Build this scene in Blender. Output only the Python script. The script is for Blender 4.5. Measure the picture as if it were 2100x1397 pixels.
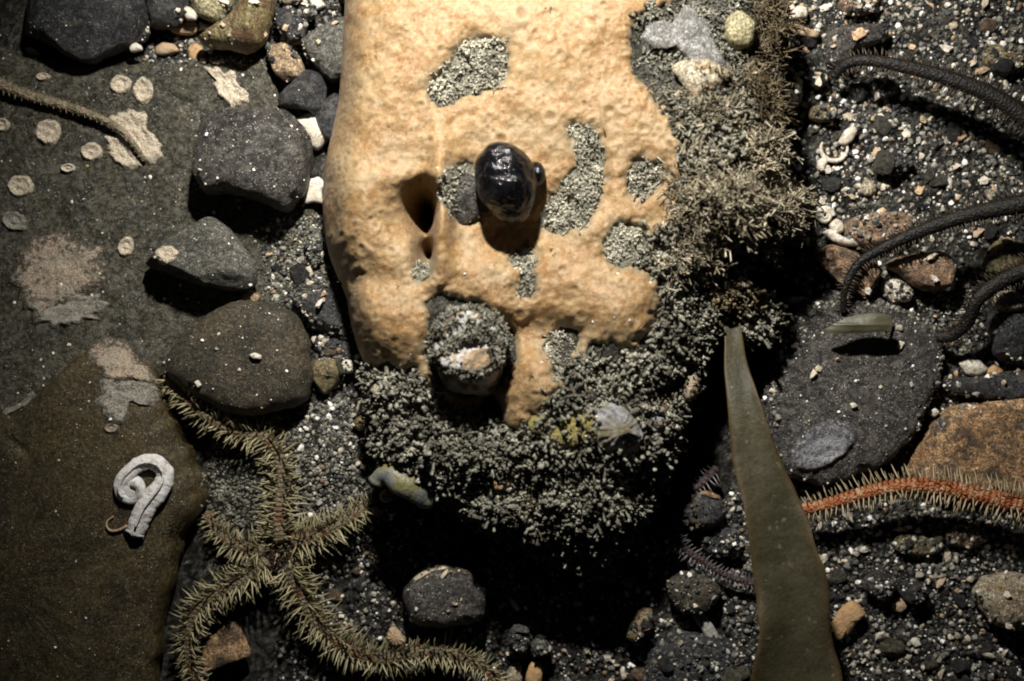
import bpy, math, random
import numpy as np
from mathutils import Vector, Matrix
from mathutils.bvhtree import BVHTree

for o in list(bpy.data.objects):
    bpy.data.objects.remove(o, do_unlink=True)
scene = bpy.context.scene
COL = scene.collection
rng = np.random.default_rng(11)
random.seed(11)

# One plan unit is 0.15 mm of seabed. The plan's origin is the top left corner of a
# 2100 x 1397 unit patch of seabed; +y runs towards the camera operator's feet.
S = 0.00015
DIST = 3000.0            # camera height above the seabed, plan units
CX, CY = 1050.0, 698.5

# ------------------------------------------------------------------ camera
cam_data = bpy.data.cameras.new('camera')
cam = bpy.data.objects.new('camera', cam_data)
COL.objects.link(cam)
cam.location = (0, 0, DIST * S)
cam.rotation_euler = (0, 0, 0)
cam_data.sensor_width = 36
cam_data.lens = 18.0 * DIST / 1050.0
cam_data.clip_start = 0.005
cam_data.clip_end = 200
cam_data.dof.use_dof = True
cam_data.dof.focus_distance = (DIST - 110) * S
cam_data.dof.aperture_fstop = 6.3
scene.camera = cam

# ------------------------------------------------------------------ world: deep water at night, almost no ambient light
SUN_EL, SUN_ROT = math.radians(47), math.radians(-12)
world = bpy.data.worlds.new('World')
scene.world = world
world.use_nodes = True
wn = world.node_tree
sky = wn.nodes.new('ShaderNodeTexSky')
sky.sky_type = 'NISHITA'
sky.sun_disc = False
sky.sun_elevation = SUN_EL
sky.sun_rotation = SUN_ROT
bg = wn.nodes['Background']
wn.links.new(sky.outputs[0], bg.inputs[0])
bg.inputs[1].default_value = 0.0022

# ------------------------------------------------------------------ the diver's strobe, the only lamp of this night dive
def plan(px, py, z=0.0):
    return Vector(((px - CX) * S, -(py - CY) * S, z * S))
ld = bpy.data.lights.new('strobe_flash', 'SPOT')
ld.energy = 8.6
ld.color = (1.0, 0.965, 0.91)
ld.shadow_soft_size = 55 * S
ld.spot_size = math.radians(84)
ld.spot_blend = 1.0
lamp = bpy.data.objects.new('strobe_flash', ld)
COL.objects.link(lamp)
lamp.location = plan(930, -700, 1560)
lamp.rotation_euler = (plan(1150, 270, 0) - lamp.location).to_track_quat('-Z', 'Y').to_euler()

scene.view_settings.view_transform = 'Standard'
scene.view_settings.look = 'None'
scene.view_settings.exposure = 0
scene.view_settings.gamma = 1
scene.view_settings.use_curve_mapping = False
scene.render.engine = 'CYCLES'
scene.cycles.max_bounces = 4
scene.cycles.use_denoising = True
scene.cycles.filter_width = 1.9

# ================================================================== numeric helpers
def _hash(ix, iy, iz, seed):
    h = (ix.astype(np.int64) * 374761393 + iy.astype(np.int64) * 668265263 + iz.astype(np.int64) * 2147483647 + seed * 1274126177)
    h = (h ^ (h >> 13)) * 1274126177
    h = h ^ (h >> 16)
    return (h & 0xFFFF).astype(np.float64) / 65535.0

def vnoise(p, scale, seed=0):
    """value noise in -1..1 of points (n,3); scale in plan units per cell"""
    q = np.asarray(p, float) / scale
    i = np.floor(q); f = q - i; f = f * f * (3 - 2 * f)
    ix, iy, iz = i[:, 0], i[:, 1], i[:, 2]
    r = 0
    for dx in (0, 1):
        for dy in (0, 1):
            for dz in (0, 1):
                w = (f[:, 0] if dx else 1 - f[:, 0]) * (f[:, 1] if dy else 1 - f[:, 1]) * (f[:, 2] if dz else 1 - f[:, 2])
                r = r + w * _hash(ix + dx, iy + dy, iz + dz, seed)
    return r * 2 - 1

def fbm(p, scale, oct=4, seed=0, gain=0.5):
    a, t, n = 1.0, 0.0, 0.0
    for k in range(oct):
        t = t + a * vnoise(p, scale / 2 ** k, seed + 17 * k)
        n += a; a *= gain
    return t / n

def sstep(a, b, x):
    t = np.clip((np.asarray(x, float) - a) / (b - a), 0, 1)
    return t * t * (3 - 2 * t)

def W(px, py, z=0.0):
    """plan units, origin under the camera, y up; a spot at height z as sighted on the seabed chart"""
    k = (DIST - z) / DIST
    return (px - CX) * k, -(py - CY) * k

def to_poly(pts, z=0.0):
    return np.array([W(x, y, z) for x, y in pts], float)

def smooth_poly(P, n, tension=1.0):
    """closed Catmull-Rom resampled to n points by arc length; tension 0 keeps straight edges"""
    m = len(P); out = []
    for i in range(m):
        p0, p1, p2, p3 = P[i - 1], P[i], P[(i + 1) % m], P[(i + 2) % m]
        for t in np.linspace(0, 1, 12, endpoint=False):
            cr = 0.5 * ((2 * p1) + (-p0 + p2) * t + (2 * p0 - 5 * p1 + 4 * p2 - p3) * t * t + (-p0 + 3 * p1 - 3 * p2 + p3) * t ** 3)
            ln = p1 + (p2 - p1) * t
            out.append(cr * tension + ln * (1 - tension))
    out = np.array(out)
    d = np.r_[0, np.cumsum(np.linalg.norm(np.diff(np.r_[out, out[:1]], axis=0), axis=1))]
    s = np.linspace(0, d[-1], n, endpoint=False)
    o2 = np.r_[out, out[:1]]
    return np.c_[np.interp(s, d, o2[:, 0]), np.interp(s, d, o2[:, 1])]

def smooth_path(P, n):
    P = np.array(P, float)
    Q = np.vstack([2 * P[0] - P[1], P, 2 * P[-1] - P[-2]])
    out = []
    for i in range(1, len(Q) - 2):
        p0, p1, p2, p3 = Q[i - 1], Q[i], Q[i + 1], Q[i + 2]
        for t in np.linspace(0, 1, 16, endpoint=False):
            out.append(0.5 * ((2 * p1) + (-p0 + p2) * t + (2 * p0 - 5 * p1 + 4 * p2 - p3) * t * t + (-p0 + 3 * p1 - 3 * p2 + p3) * t ** 3))
    out.append(Q[-2]); out = np.array(out)
    d = np.r_[0, np.cumsum(np.linalg.norm(np.diff(out, axis=0), axis=1))]
    s = np.linspace(0, d[-1], n)
    return np.stack([np.interp(s, d, out[:, k]) for k in range(out.shape[1])], 1), d[-1]

def sdist(X, Y, P):
    """signed distance to polygon P, positive inside"""
    sh = X.shape; x = X.ravel(); y = Y.ravel()
    dm = np.full(x.shape, 1e18); ins = np.zeros(x.shape, bool)
    for i in range(len(P)):
        ax, ay = P[i - 1]; bx, by = P[i]
        ex, ey = bx - ax, by - ay
        t = np.clip(((x - ax) * ex + (y - ay) * ey) / (ex * ex + ey * ey + 1e-12), 0, 1)
        dm = np.minimum(dm, (x - ax - t * ex) ** 2 + (y - ay - t * ey) ** 2)
        c = ((ay > y) != (by > y))
        with np.errstate(divide='ignore', invalid='ignore'):
            xi = ax + (y - ay) / (ey if ey != 0 else 1e-12) * ex
        ins ^= c & (x < xi)
    d = np.sqrt(dm)
    return np.where(ins, d, -d).reshape(sh)

# ================================================================== mesh helpers
SOLID = []           # (V, F) of the big surfaces, used to let small things lie on them

def new_mesh(name, V, F, smooth=True, attr=None):
    V = np.ascontiguousarray(np.asarray(V, np.float32))
    fs = F if isinstance(F, list) else [F]
    fs = [np.asarray(f, np.int32) for f in fs if len(f)]
    me = bpy.data.meshes.new(name)
    me.vertices.add(len(V)); me.vertices.foreach_set('co', (V * S).astype(np.float32).ravel())
    loops = np.concatenate([f.ravel() for f in fs])
    tot = np.concatenate([np.full(len(f), f.shape[1], np.int32) for f in fs])
    start = np.r_[0, np.cumsum(tot)[:-1]].astype(np.int32)
    me.loops.add(len(loops)); me.loops.foreach_set('vertex_index', loops.astype(np.int32))
    me.polygons.add(len(tot)); me.polygons.foreach_set('loop_start', start)
    me.polygons.foreach_set('use_smooth', np.full(len(tot), smooth, bool))
    me.update(calc_edges=True)
    me.validate()
    if attr is not None:
        for k, v in attr.items():
            a = me.attributes.new(k, 'FLOAT', 'POINT')
            a.data.foreach_set('value', np.asarray(v, np.float32))
    return me

def tag(o, label=None, cat=None, group=None, kind=None):
    if label: o['label'] = label
    if cat: o['category'] = cat
    if group: o['group'] = group
    if kind: o['kind'] = kind
    return o

def add(name, V, F, mat, parent=None, smooth=True, attr=None, solid=False, base=None):
    """link one mesh object; its origin is at its foot, or at its parent's"""
    V = np.asarray(V, float)
    if solid:
        SOLID.append((V.copy(), F))
    if parent is not None:
        b = np.array(parent['_base'])
    else:
        b = np.array(base) if base is not None else np.r_[V[:, :2].mean(0), V[:, 2].min()]
    o = bpy.data.objects.new(name, new_mesh(name, V - b, F, smooth, attr))
    for m in (mat if isinstance(mat, (list, tuple)) else [mat]):
        o.data.materials.append(m)
    COL.objects.link(o)
    o['_base'] = [float(v) for v in b]
    if parent is not None:
        o.parent = parent
    else:
        o.location = b * S
    return o

def empty(name, b):
    o = bpy.data.objects.new(name, None); COL.objects.link(o)
    o.empty_display_size = 0.01
    o['_base'] = [float(v) for v in b]; o.location = np.array(b) * S
    return o

def grid_faces(nr, nc, wrap=False):
    r = np.arange(nr - 1)[:, None]; c = np.arange(nc if wrap else nc - 1)[None, :]
    c2 = (c + 1) % nc
    return np.stack([r * nc + c, r * nc + c2, (r + 1) * nc + c2, (r + 1) * nc + c], -1).reshape(-1, 4)

def cat_mesh(parts):
    Vs, Fs, off = [], [], 0
    for V, F in parts:
        Vs.append(V); off0 = off
        for f in (F if isinstance(F, list) else [F]):
            Fs.append(np.asarray(f) + off0)
        off += len(V)
    by = {}
    for f in Fs:
        by.setdefault(f.shape[1], []).append(f)
    return np.vstack(Vs), [np.vstack(v) for v in by.values()]

def tube(P, R, sides=8, cap=True, flat=1.0, up=(0, 0, 1), twist=0.0):
    P = np.asarray(P, float); n = len(P); R = np.broadcast_to(np.asarray(R, float), (n,))
    T = np.gradient(P, axis=0); T /= np.linalg.norm(T, axis=1)[:, None] + 1e-9
    u = np.array(up, float)
    if abs(T.mean(0) @ u) > 0.9 * np.linalg.norm(T.mean(0)): u = np.array((1.0, 0.2, 0))
    A = np.cross(T, u); A /= np.linalg.norm(A, axis=1)[:, None] + 1e-9
    B = np.cross(A, T)
    a = np.linspace(0, 2 * np.pi, sides, endpoint=False) + twist
    V = P[:, None] + R[:, None, None] * (A[:, None] * np.cos(a)[None, :, None] + flat * B[:, None] * np.sin(a)[None, :, None])
    V = V.reshape(-1, 3); F = [grid_faces(n, sides, True)]
    if cap:
        V = np.vstack([V, P[0] - T[0] * R[0] * 0.4, P[-1] + T[-1] * R[-1] * 0.4])
        i = np.arange(sides); j = (i + 1) % sides
        F.append(np.vstack([np.stack([i, np.full(sides, n * sides), j], 1)[:, [0, 1, 2]],
                            np.stack([(n - 1) * sides + i, (n - 1) * sides + j, np.full(sides, n * sides + 1)], 1)]))
    return V, F

def stone_geo(outline, z0, h, n=64, rings=22, p=0.55, q=0.9, tension=0.8, noise=0.05, facets=0, tilt=(0, 0), seed=0, mid=0.32, ridge=None, nscale=None, apex=None, edge_noise=0.012, rugged=1.0):
    """rounded or faceted stone whose widest girth follows the outline"""
    if n == 64: n, rings = 120, 44
    zm = z0 + h * mid
    P = smooth_poly(to_poly(outline, zm), n, tension)
    c = P.mean(0); size = np.sqrt(np.abs(np.cross(P - c, np.roll(P, -1, 0) - c)).sum() / 2)
    if apex is not None: c2 = np.array(W(apex[0], apex[1], z0 + h))
    else: c2 = c
    r_ = np.random.default_rng(seed + 5)
    P = P + fbm(np.c_[P, np.zeros(n)], size * 0.14, 3, seed + 3)[:, None] * (P - c) * edge_noise * 3
    ph = np.linspace(-math.radians(72), math.pi / 2, rings)
    rr = np.abs(np.cos(ph)) ** p; rr[-1] = 0.0
    zz = np.where(ph > 0, np.abs(np.sin(ph)) ** q * h * (1 - mid), -np.abs(np.sin(ph)) * h * mid * 1.15)
    k = np.clip(np.sin(ph), 0, 1)[:, None, None]
    cc = c * (1 - k) + c2 * k
    V = np.concatenate([cc + (P - c)[None] * rr[:, None, None], np.broadcast_to((zm + zz)[:, None, None], (rings, n, 1))], 2).reshape(-1, 3)
    cen = np.array([c[0], c[1], zm])
    up = np.clip((V[:, 2] - zm) / (h * (1 - mid) + 1e-6), 0, 1)
    V[:, 2] += up * ((V[:, 0] - c[0]) * tilt[0] + (V[:, 1] - c[1]) * tilt[1])
    if ridge is not None:
        for (x0, y0, x1, y1, amp, wid) in ridge:
            a = np.array(W(x0, y0, z0 + h)); b = np.array(W(x1, y1, z0 + h)); e = b - a
            t = np.clip(((V[:, :2] - a) @ e) / (e @ e), 0, 1)
            dd = np.linalg.norm(V[:, :2] - a - t[:, None] * e, axis=1)
            V[:, 2] += up * amp * np.exp(-dd / wid)
    if facets:
        for _ in range(facets):
            az = r_.uniform(0, 2 * np.pi); el = r_.uniform(0.25, 1.3)
            nn = np.array([math.cos(az) * math.cos(el), math.sin(az) * math.cos(el), math.sin(el)])
            sc = np.array([1, 1, max(0.4, size / (2.2 * h + 1e-6)) if False else 1])
            pr = (V - cen) @ nn
            lim = pr.max() * r_.uniform(0.70, 0.88)
            V -= np.maximum(0, pr - lim)[:, None] * nn * 0.92
    ns = nscale or size * 0.45
    dirn = (V - cen); dirn[:, 2] *= 1.5; dirn /= np.linalg.norm(dirn, axis=1)[:, None] + 1e-6
    dsp = fbm(V, ns, 5, seed, 0.55) * noise * size
    V += dirn * dsp[:, None] * np.where(np.arange(len(V)) // n == 0, 0, 1)[:, None]
    if rugged and size > 60:
        V += dirn * ((fbm(V, 26, 4, seed + 40, 0.65) * 3.4 - np.clip(vnoise(V, 15, seed + 44) - 0.45, 0, 1) * 7.0) * rugged)[:, None]
    # one shared apex point
    V[-n:] = V[-n:].mean(0)
    return V, grid_faces(rings, n, True)

def ico(sub=1):
    t = (1 + 5 ** 0.5) / 2
    V = [(-1, t, 0), (1, t, 0), (-1, -t, 0), (1, -t, 0), (0, -1, t), (0, 1, t), (0, -1, -t), (0, 1, -t), (t, 0, -1), (t, 0, 1), (-t, 0, -1), (-t, 0, 1)]
    F = [(0, 11, 5), (0, 5, 1), (0, 1, 7), (0, 7, 10), (0, 10, 11), (1, 5, 9), (5, 11, 4), (11, 10, 2), (10, 7, 6), (7, 1, 8), (3, 9, 4), (3, 4, 2), (3, 2, 6), (3, 6, 8), (3, 8, 9), (4, 9, 5), (2, 4, 11), (6, 2, 10), (8, 6, 7), (9, 8, 1)]
    V = [np.array(v) / np.linalg.norm(v) for v in V]
    for _ in range(sub):
        mid = {}; nf = []
        def m(a, b):
            k = (min(a, b), max(a, b))
            if k not in mid:
                v = V[a] + V[b]; V.append(v / np.linalg.norm(v)); mid[k] = len(V) - 1
            return mid[k]
        for a, b, c in F:
            ab, bc, ca = m(a, b), m(b, c), m(c, a)
            nf += [(a, ab, ca), (b, bc, ab), (c, ca, bc), (ab, bc, ca)]
        F = nf
    return np.array(V), np.array(F)

def rand_rot(n, r_):
    q = r_.normal(size=(n, 4)); q /= np.linalg.norm(q, axis=1)[:, None]
    w, x, y, z = q.T
    return np.stack([np.stack([1 - 2 * (y * y + z * z), 2 * (x * y - z * w), 2 * (x * z + y * w)], -1),
                     np.stack([2 * (x * y + z * w), 1 - 2 * (x * x + z * z), 2 * (y * z - x * w)], -1),
                     np.stack([2 * (x * z - y * w), 2 * (y * z + x * w), 1 - 2 * (x * x + y * y)], -1)], 1)

def rot_to(nrm, spin):
    """(n,3,3) matrices taking +Z to nrm with a spin"""
    z = nrm / (np.linalg.norm(nrm, axis=1)[:, None] + 1e-9)
    a = np.where(np.abs(z[:, 2:3]) < 0.95, np.array([[0, 0, 1.0]]), np.array([[1.0, 0, 0]]))
    x = np.cross(a, z); x /= np.linalg.norm(x, axis=1)[:, None] + 1e-9
    y = np.cross(z, x)
    c, s = np.cos(spin)[:, None], np.sin(spin)[:, None]
    return np.stack([x * c + y * s, -x * s + y * c, z], -1)

def scatter(templates, pos, rot, scl, r_):
    """merge many transformed copies of the templates"""
    which = r_.integers(0, len(templates), len(pos))
    Vs, Fs, off = [], [], 0
    for k, (tv, tf) in enumerate(templates):
        ii = np.where(which == k)[0]
        if not len(ii): continue
        s = scl[ii]
        if s.ndim == 1: s = np.repeat(s[:, None], 3, 1)
        vv = np.einsum('nij,nvj->nvi', rot[ii], tv[None] * s[:, None, :]) + pos[ii][:, None]
        for f in (tf if isinstance(tf, list) else [tf]):
            ff = f[None] + (np.arange(len(ii)) * len(tv))[:, None, None] + off
            Fs.append(ff.reshape(-1, f.shape[1]))
        Vs.append(vv.reshape(-1, 3)); off += len(ii) * len(tv)
    by = {}
    for f in Fs: by.setdefault(f.shape[1], []).append(f)
    return np.vstack(Vs), [np.vstack(v) for v in by.values()]

# ================================================================== materials
class NT:
    def __init__(self, name):
        self.m = bpy.data.materials.new(name); self.m.use_nodes = True
        self.t = self.m.node_tree
        self.b = self.t.nodes['Principled BSDF']
        g = self.n('ShaderNodeNewGeometry'); self.geo = g
        v = self.n('ShaderNodeVectorMath'); v.operation = 'SCALE'; v.inputs[3].default_value = 1 / (S * 100)
        self.l(g.outputs['Position'], v.inputs[0]); self.v = v.outputs[0]     # 1 = 100 plan units
    def n(self, t): return self.t.nodes.new(t)
    def l(self, a, b): self.t.links.new(a, b)
    def set(self, sock, val):
        if isinstance(val, bpy.types.NodeSocket): self.l(val, sock)
        elif isinstance(val, (tuple, list)) and len(val) == 3 and sock.type == 'RGBA': sock.default_value = (*val, 1)
        else: sock.default_value = val
    def noise(self, scale, detail=4, rough=0.55, dist=0.0, vec=None):
        n = self.n('ShaderNodeTexNoise'); self.l(vec or self.v, n.inputs['Vector'])
        n.inputs['Scale'].default_value = scale; n.inputs['Detail'].default_value = detail
        n.inputs['Roughness'].default_value = rough; n.inputs['Distortion'].default_value = dist
        return n.outputs[0]
    def voro(self, scale, feature='F1', out='Distance', rand=1.0, vec=None):
        n = self.n('ShaderNodeTexVoronoi'); n.feature = feature; self.l(vec or self.v, n.inputs['Vector'])
        n.inputs['Scale'].default_value = scale; n.inputs['Randomness'].default_value = rand
        return n.outputs[out]
    def ramp(self, f, stops, interp='LINEAR'):
        n = self.n('ShaderNodeValToRGB'); self.set(n.inputs[0], f); n.color_ramp.interpolation = interp
        e = n.color_ramp.elements
        while len(e) > 1: e.remove(e[-1])
        for i, (p, c) in enumerate(stops):
            el = e[0] if i == 0 else e.new(p)
            el.position = p; el.color = (*c, 1) if isinstance(c, (tuple, list)) else (c, c, c, 1)
        return n.outputs[0]
    def mix(self, f, a, b, mode='MIX'):
        n = self.n('ShaderNodeMix'); n.data_type = 'RGBA'; n.blend_type = mode
        self.set(n.inputs[0], f); self.set(n.inputs[6], a); self.set(n.inputs[7], b)
        return n.outputs[2]
    def math(self, op, a, b=0.5, clamp=False):
        n = self.n('ShaderNodeMath'); n.operation = op; n.use_clamp = clamp
        self.set(n.inputs[0], a); self.set(n.inputs[1], b)
        return n.outputs[0]
    def attr(self, name):
        n = self.n('ShaderNodeAttribute'); n.attribute_name = name
        return n.outputs['Fac']
    def bump(self, h, strength=0.5, dist=4.0, prev=None):
        n = self.n('ShaderNodeBump'); n.inputs['Strength'].default_value = strength
        n.inputs['Distance'].default_value = dist * S
        self.set(n.inputs['Height'], h)
        if prev is not None: self.l(prev, n.inputs['Normal'])
        return n.outputs[0]
    def out(self, color, rough=0.7, normal=None, spec=0.4, **kw):
        self.set(self.b.inputs['Base Color'], color); self.set(self.b.inputs['Roughness'], rough)
        self.b.inputs['Specular IOR Level'].default_value = spec
        if normal is not None: self.l(normal, self.b.inputs['Normal'])
        for k, v in kw.items(): self.set(self.b.inputs[k.replace('_', ' ')], v)
        return self.m

def rock_mat(name, a, b, speck=(0.5, 0.46, 0.38), amount=0.5, silt=None, silt_amt=0.0, rough=0.6, bump=0.6, spec=0.4, pits=0.0, grain=1.0, third=None, bed=None):
    t = NT(name)
    c = t.mix(t.ramp(t.noise(1.3, 8, 0.68), [(0.40, 0.0), (0.60, 1.0)]), a, b)
    if third is not None:
        c = t.mix(t.ramp(t.noise(2.3, 8, 0.68, 0.6), [(0.50, 0.0), (0.60, 0.9)]), c, third)
    c = t.mix(1.0, c, t.ramp(t.noise(11 * grain, 6, 0.75), [(0.36, 0.30), (0.5, 0.95), (0.64, 2.1)]), 'MULTIPLY')
    c = t.mix(1.0, c, t.ramp(t.noise(34 * grain, 3, 0.6), [(0.36, 0.45), (0.5, 1.0), (0.64, 1.7)]), 'MULTIPLY')
    if silt is not None:
        sn = t.noise(5.5, 9, 0.78, 0.4)
        c = t.mix(t.ramp(t.math('ADD', sn, silt_amt), [(0.50, 0.0), (0.60, 0.85)]), c, silt)
    lo = 0.665 - 0.045 * amount
    f1 = t.ramp(t.noise(27 * grain, 3, 0.55), [(lo, 0.0), (lo + 0.035, 1.0)])
    sm = t.math('MULTIPLY', f1, t.ramp(t.noise(3.1, 5, 0.7), [(0.42, 0.12), (0.58, 1.0)]))
    c = t.mix(sm, c, speck)
    if bed is not None:
        c = t.mix(t.math('MULTIPLY', t.attr('bed'), t.ramp(t.noise(12, 6, 0.75), [(0.40, 0.25), (0.52, 1.0)])), c, bed)
    h = t.noise(7 * grain, 10, 0.78)
    nrm = t.bump(h, min(1.0, bump), 42.0 * bump)
    nrm = t.bump(t.noise(30 * grain, 4, 0.65), min(1.0, bump), 9.0, nrm)
    if pits:
        pv = t.ramp(t.noise(9.5, 3, 0.6), [(0.30, 0.0), (0.42, 1.0)])
        nrm = t.bump(pv, pits, 14.0, nrm)
    return t.out(c, rough, nrm, spec)

M = {}
M['slate'] = rock_mat('slate_dark', (0.016, 0.016, 0.018), (0.040, 0.040, 0.042), (0.42, 0.40, 0.36), 0.5, silt=(0.11, 0.105, 0.085), silt_amt=0.0, rough=0.42, spec=0.5)
M['slate_speck'] = rock_mat('slate_speckled', (0.024, 0.021, 0.019), (0.062, 0.055, 0.048), (0.50, 0.47, 0.42), 1.3, silt=(0.15, 0.138, 0.115), silt_amt=0.0, rough=0.45, pits=0.6, spec=0.5)
M['slate_blue'] = rock_mat('slate_blue', (0.016, 0.017, 0.020), (0.042, 0.042, 0.044), (0.42, 0.40, 0.36), 0.7, silt=(0.13, 0.12, 0.095), silt_amt=-0.03, rough=0.45)
M['brown'] = rock_mat('brown_pebble', (0.036, 0.032, 0.021), (0.070, 0.054, 0.032), (0.36, 0.34, 0.30), 0.55, rough=0.6, bump=0.5, grain=1.15)
M['slab_silt'] = rock_mat('silty_slab', (0.062, 0.056, 0.034), (0.130, 0.118, 0.078), (0.66, 0.63, 0.56), 0.9, silt=(0.23, 0.215, 0.17), silt_amt=0.0, rough=0.75, bump=0.9, grain=1.0, third=(0.075, 0.072, 0.058), pits=0.8)
M['slab_brown'] = rock_mat('brown_slab', (0.030, 0.021, 0.008), (0.070, 0.050, 0.018), (0.50, 0.46, 0.38), 0.75, rough=0.28, bump=0.42, grain=1.3, third=(0.062, 0.052, 0.022))
M['olive'] = rock_mat('olive_pebble', (0.13, 0.105, 0.045), (0.20, 0.165, 0.08), (0.4, 0.38, 0.25), 0.2, rough=0.5, bump=0.3, grain=1.6, third=(0.10, 0.058, 0.032))
M['olive_pale'] = rock_mat('olive_pale', (0.22, 0.19, 0.10), (0.30, 0.27, 0.16), (0.5, 0.48, 0.36), 0.3, rough=0.55, bump=0.35, grain=1.4)
M['tan'] = rock_mat('tan_stone', (0.30, 0.20, 0.115), (0.42, 0.30, 0.18), (0.55, 0.5, 0.4), 0.4, silt=(0.14, 0.12, 0.08), silt_amt=-0.02, rough=0.7, bump=0.6)
M['orange'] = rock_mat('orange_stone', (0.40, 0.23, 0.13), (0.58, 0.38, 0.23), (0.55, 0.50, 0.42), 0.5, silt=(0.11, 0.095, 0.075), silt_amt=0.03, rough=0.65, bump=0.75, pits=0.4)
M['ochre'] = rock_mat('ochre_rock', (0.50, 0.28, 0.125), (0.72, 0.46, 0.24), (0.65, 0.58, 0.48), 0.4, silt=(0.11, 0.09, 0.06), silt_amt=0.01, rough=0.7, bump=0.9, pits=0.6, third=(0.12, 0.08, 0.055))
M['green'] = rock_mat('green_stone', (0.17, 0.15, 0.075), (0.26, 0.21, 0.11), (0.45, 0.35, 0.2), 0.4, silt=(0.30, 0.20, 0.10), silt_amt=-0.02, rough=0.65, bump=0.7)
M['grey'] = rock_mat('grey_silty_stone', (0.13, 0.125, 0.10), (0.21, 0.20, 0.165), (0.5, 0.48, 0.42), 0.6, silt=(0.06, 0.06, 0.05), silt_amt=0.0, rough=0.8, bump=1.0)
M['pale'] = rock_mat('pale_rock', (0.55, 0.46, 0.32), (0.72, 0.64, 0.48), (0.8, 0.78, 0.7), 0.3, silt=(0.30, 0.22, 0.11), silt_amt=0.0, rough=0.7, bump=0.8, third=(0.42, 0.28, 0.14))

def crust_mat(name, a, b, dark, hole=0.5, ring=False):
    t = NT(name)
    c = t.mix(t.ramp(t.noise(4.0, 6, 0.7), [(0.40, 0.0), (0.60, 1.0)]), a, b)
    k = t.math('ADD', t.noise(10, 8, 0.75, 0.3), t.math('MULTIPLY', t.math('POWER', t.attr('edge'), 3.0), 0.17))
    c = t.mix(t.ramp(k, [(hole - 0.03, 0.0), (hole + 0.06, 0.92)]), c, dark)
    c = t.mix(1.0, c, t.ramp(t.noise(30, 3, 0.6), [(0.36, 0.6), (0.64, 1.35)]), 'MULTIPLY')
    n = t.bump(t.noise(12, 8, 0.75), 0.8, 14)
    n = t.bump(t.voro(30), 0.5, 3, n)
    return t.out(c, 0.75, n, 0.3)
M['crust'] = crust_mat('bryozoan_crust', (0.66, 0.55, 0.40), (0.80, 0.70, 0.54), (0.17, 0.15, 0.10), 0.67)
M['crust_pink'] = crust_mat('pink_crust', (0.52, 0.40, 0.29), (0.45, 0.39, 0.30), (0.08, 0.07, 0.05), 0.575)
M['crust_grey'] = crust_mat('grey_crust', (0.33, 0.305, 0.25), (0.44, 0.41, 0.34), (0.13, 0.12, 0.085), 0.60)
M['crust_blue'] = crust_mat('blue_grey_crust', (0.26, 0.26, 0.28), (0.34, 0.33, 0.33), (0.06, 0.06, 0.06), 0.57)

def shell_mat(name, a, b, rib=0.0, var=0.0, gloss=0.48):
    t = NT(name)
    c = t.mix(t.ramp(t.noise(4.5, 5), [(0.4, 0.0), (0.65, 1.0)]), a, b)
    if var:
        oi = t.n('ShaderNodeObjectInfo')
        c = t.mix(1.0, c, t.ramp(oi.outputs['Random'], [(0.0, (1.0, 0.98, 0.95)), (0.45, (0.92, 0.86, 0.74)), (0.7, (0.62, 0.55, 0.42)), (0.85, (0.9, 0.62, 0.4)), (1.0, (0.45, 0.44, 0.42))]), 'MULTIPLY')
    c = t.mix(t.ramp(t.noise(9, 7, 0.75), [(0.50, 0.0), (0.62, 0.7)]), c, (0.27, 0.21, 0.14))
    n = t.bump(t.noise(14, 7, 0.72), 0.7, 10)
    return t.out(c, gloss, n, 0.5)
M['shell'] = shell_mat('shell_white', (0.78, 0.73, 0.63), (0.70, 0.60, 0.44))
M['shell_var'] = shell_mat('shell_chips', (0.88, 0.85, 0.79), (0.80, 0.72, 0.58), var=1)
M['shell_tan'] = shell_mat('shell_tan', (0.50, 0.34, 0.20), (0.62, 0.46, 0.29))
M['shell_orange'] = shell_mat('shell_orange', (0.55, 0.34, 0.16), (0.45, 0.25, 0.11))
M['shell_grey'] = shell_mat('shell_grey', (0.40, 0.385, 0.35), (0.30, 0.285, 0.245), gloss=0.6)
M['shell_bed'] = rock_mat('bedded_shell', (0.32, 0.31, 0.29), (0.48, 0.465, 0.44), (0.6, 0.58, 0.55), 0.4, silt=(0.15, 0.14, 0.105), silt_amt=0.02, rough=0.65, bump=0.8)
M['tube_white'] =  shell_mat('worm_tube_white', (0.90, 0.89, 0.88), (0.86, 0.82, 0.74), gloss=0.4)

# pebbles in several browns and greys by object
t = NT('small_pebbles')
oi = t.n('ShaderNodeObjectInfo')
c = t.ramp(oi.outputs['Random'], [(0.0, (0.045, 0.044, 0.042)), (0.35, (0.075, 0.072, 0.064)), (0.55, (0.10, 0.092, 0.070)), (0.72, (0.125, 0.112, 0.076)), (0.85, (0.19, 0.13, 0.08)), (0.93, (0.17, 0.165, 0.145))], 'CONSTANT')
c = t.mix(1.0, c, t.ramp(t.noise(12, 8, 0.76), [(0.38, 0.35), (0.5, 0.95), (0.62, 2.0)]), 'MULTIPLY')
M['pebble'] = t.out(c, 0.65, t.bump(t.noise(9, 9, 0.76), 1.0, 34), 0.35)

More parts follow.
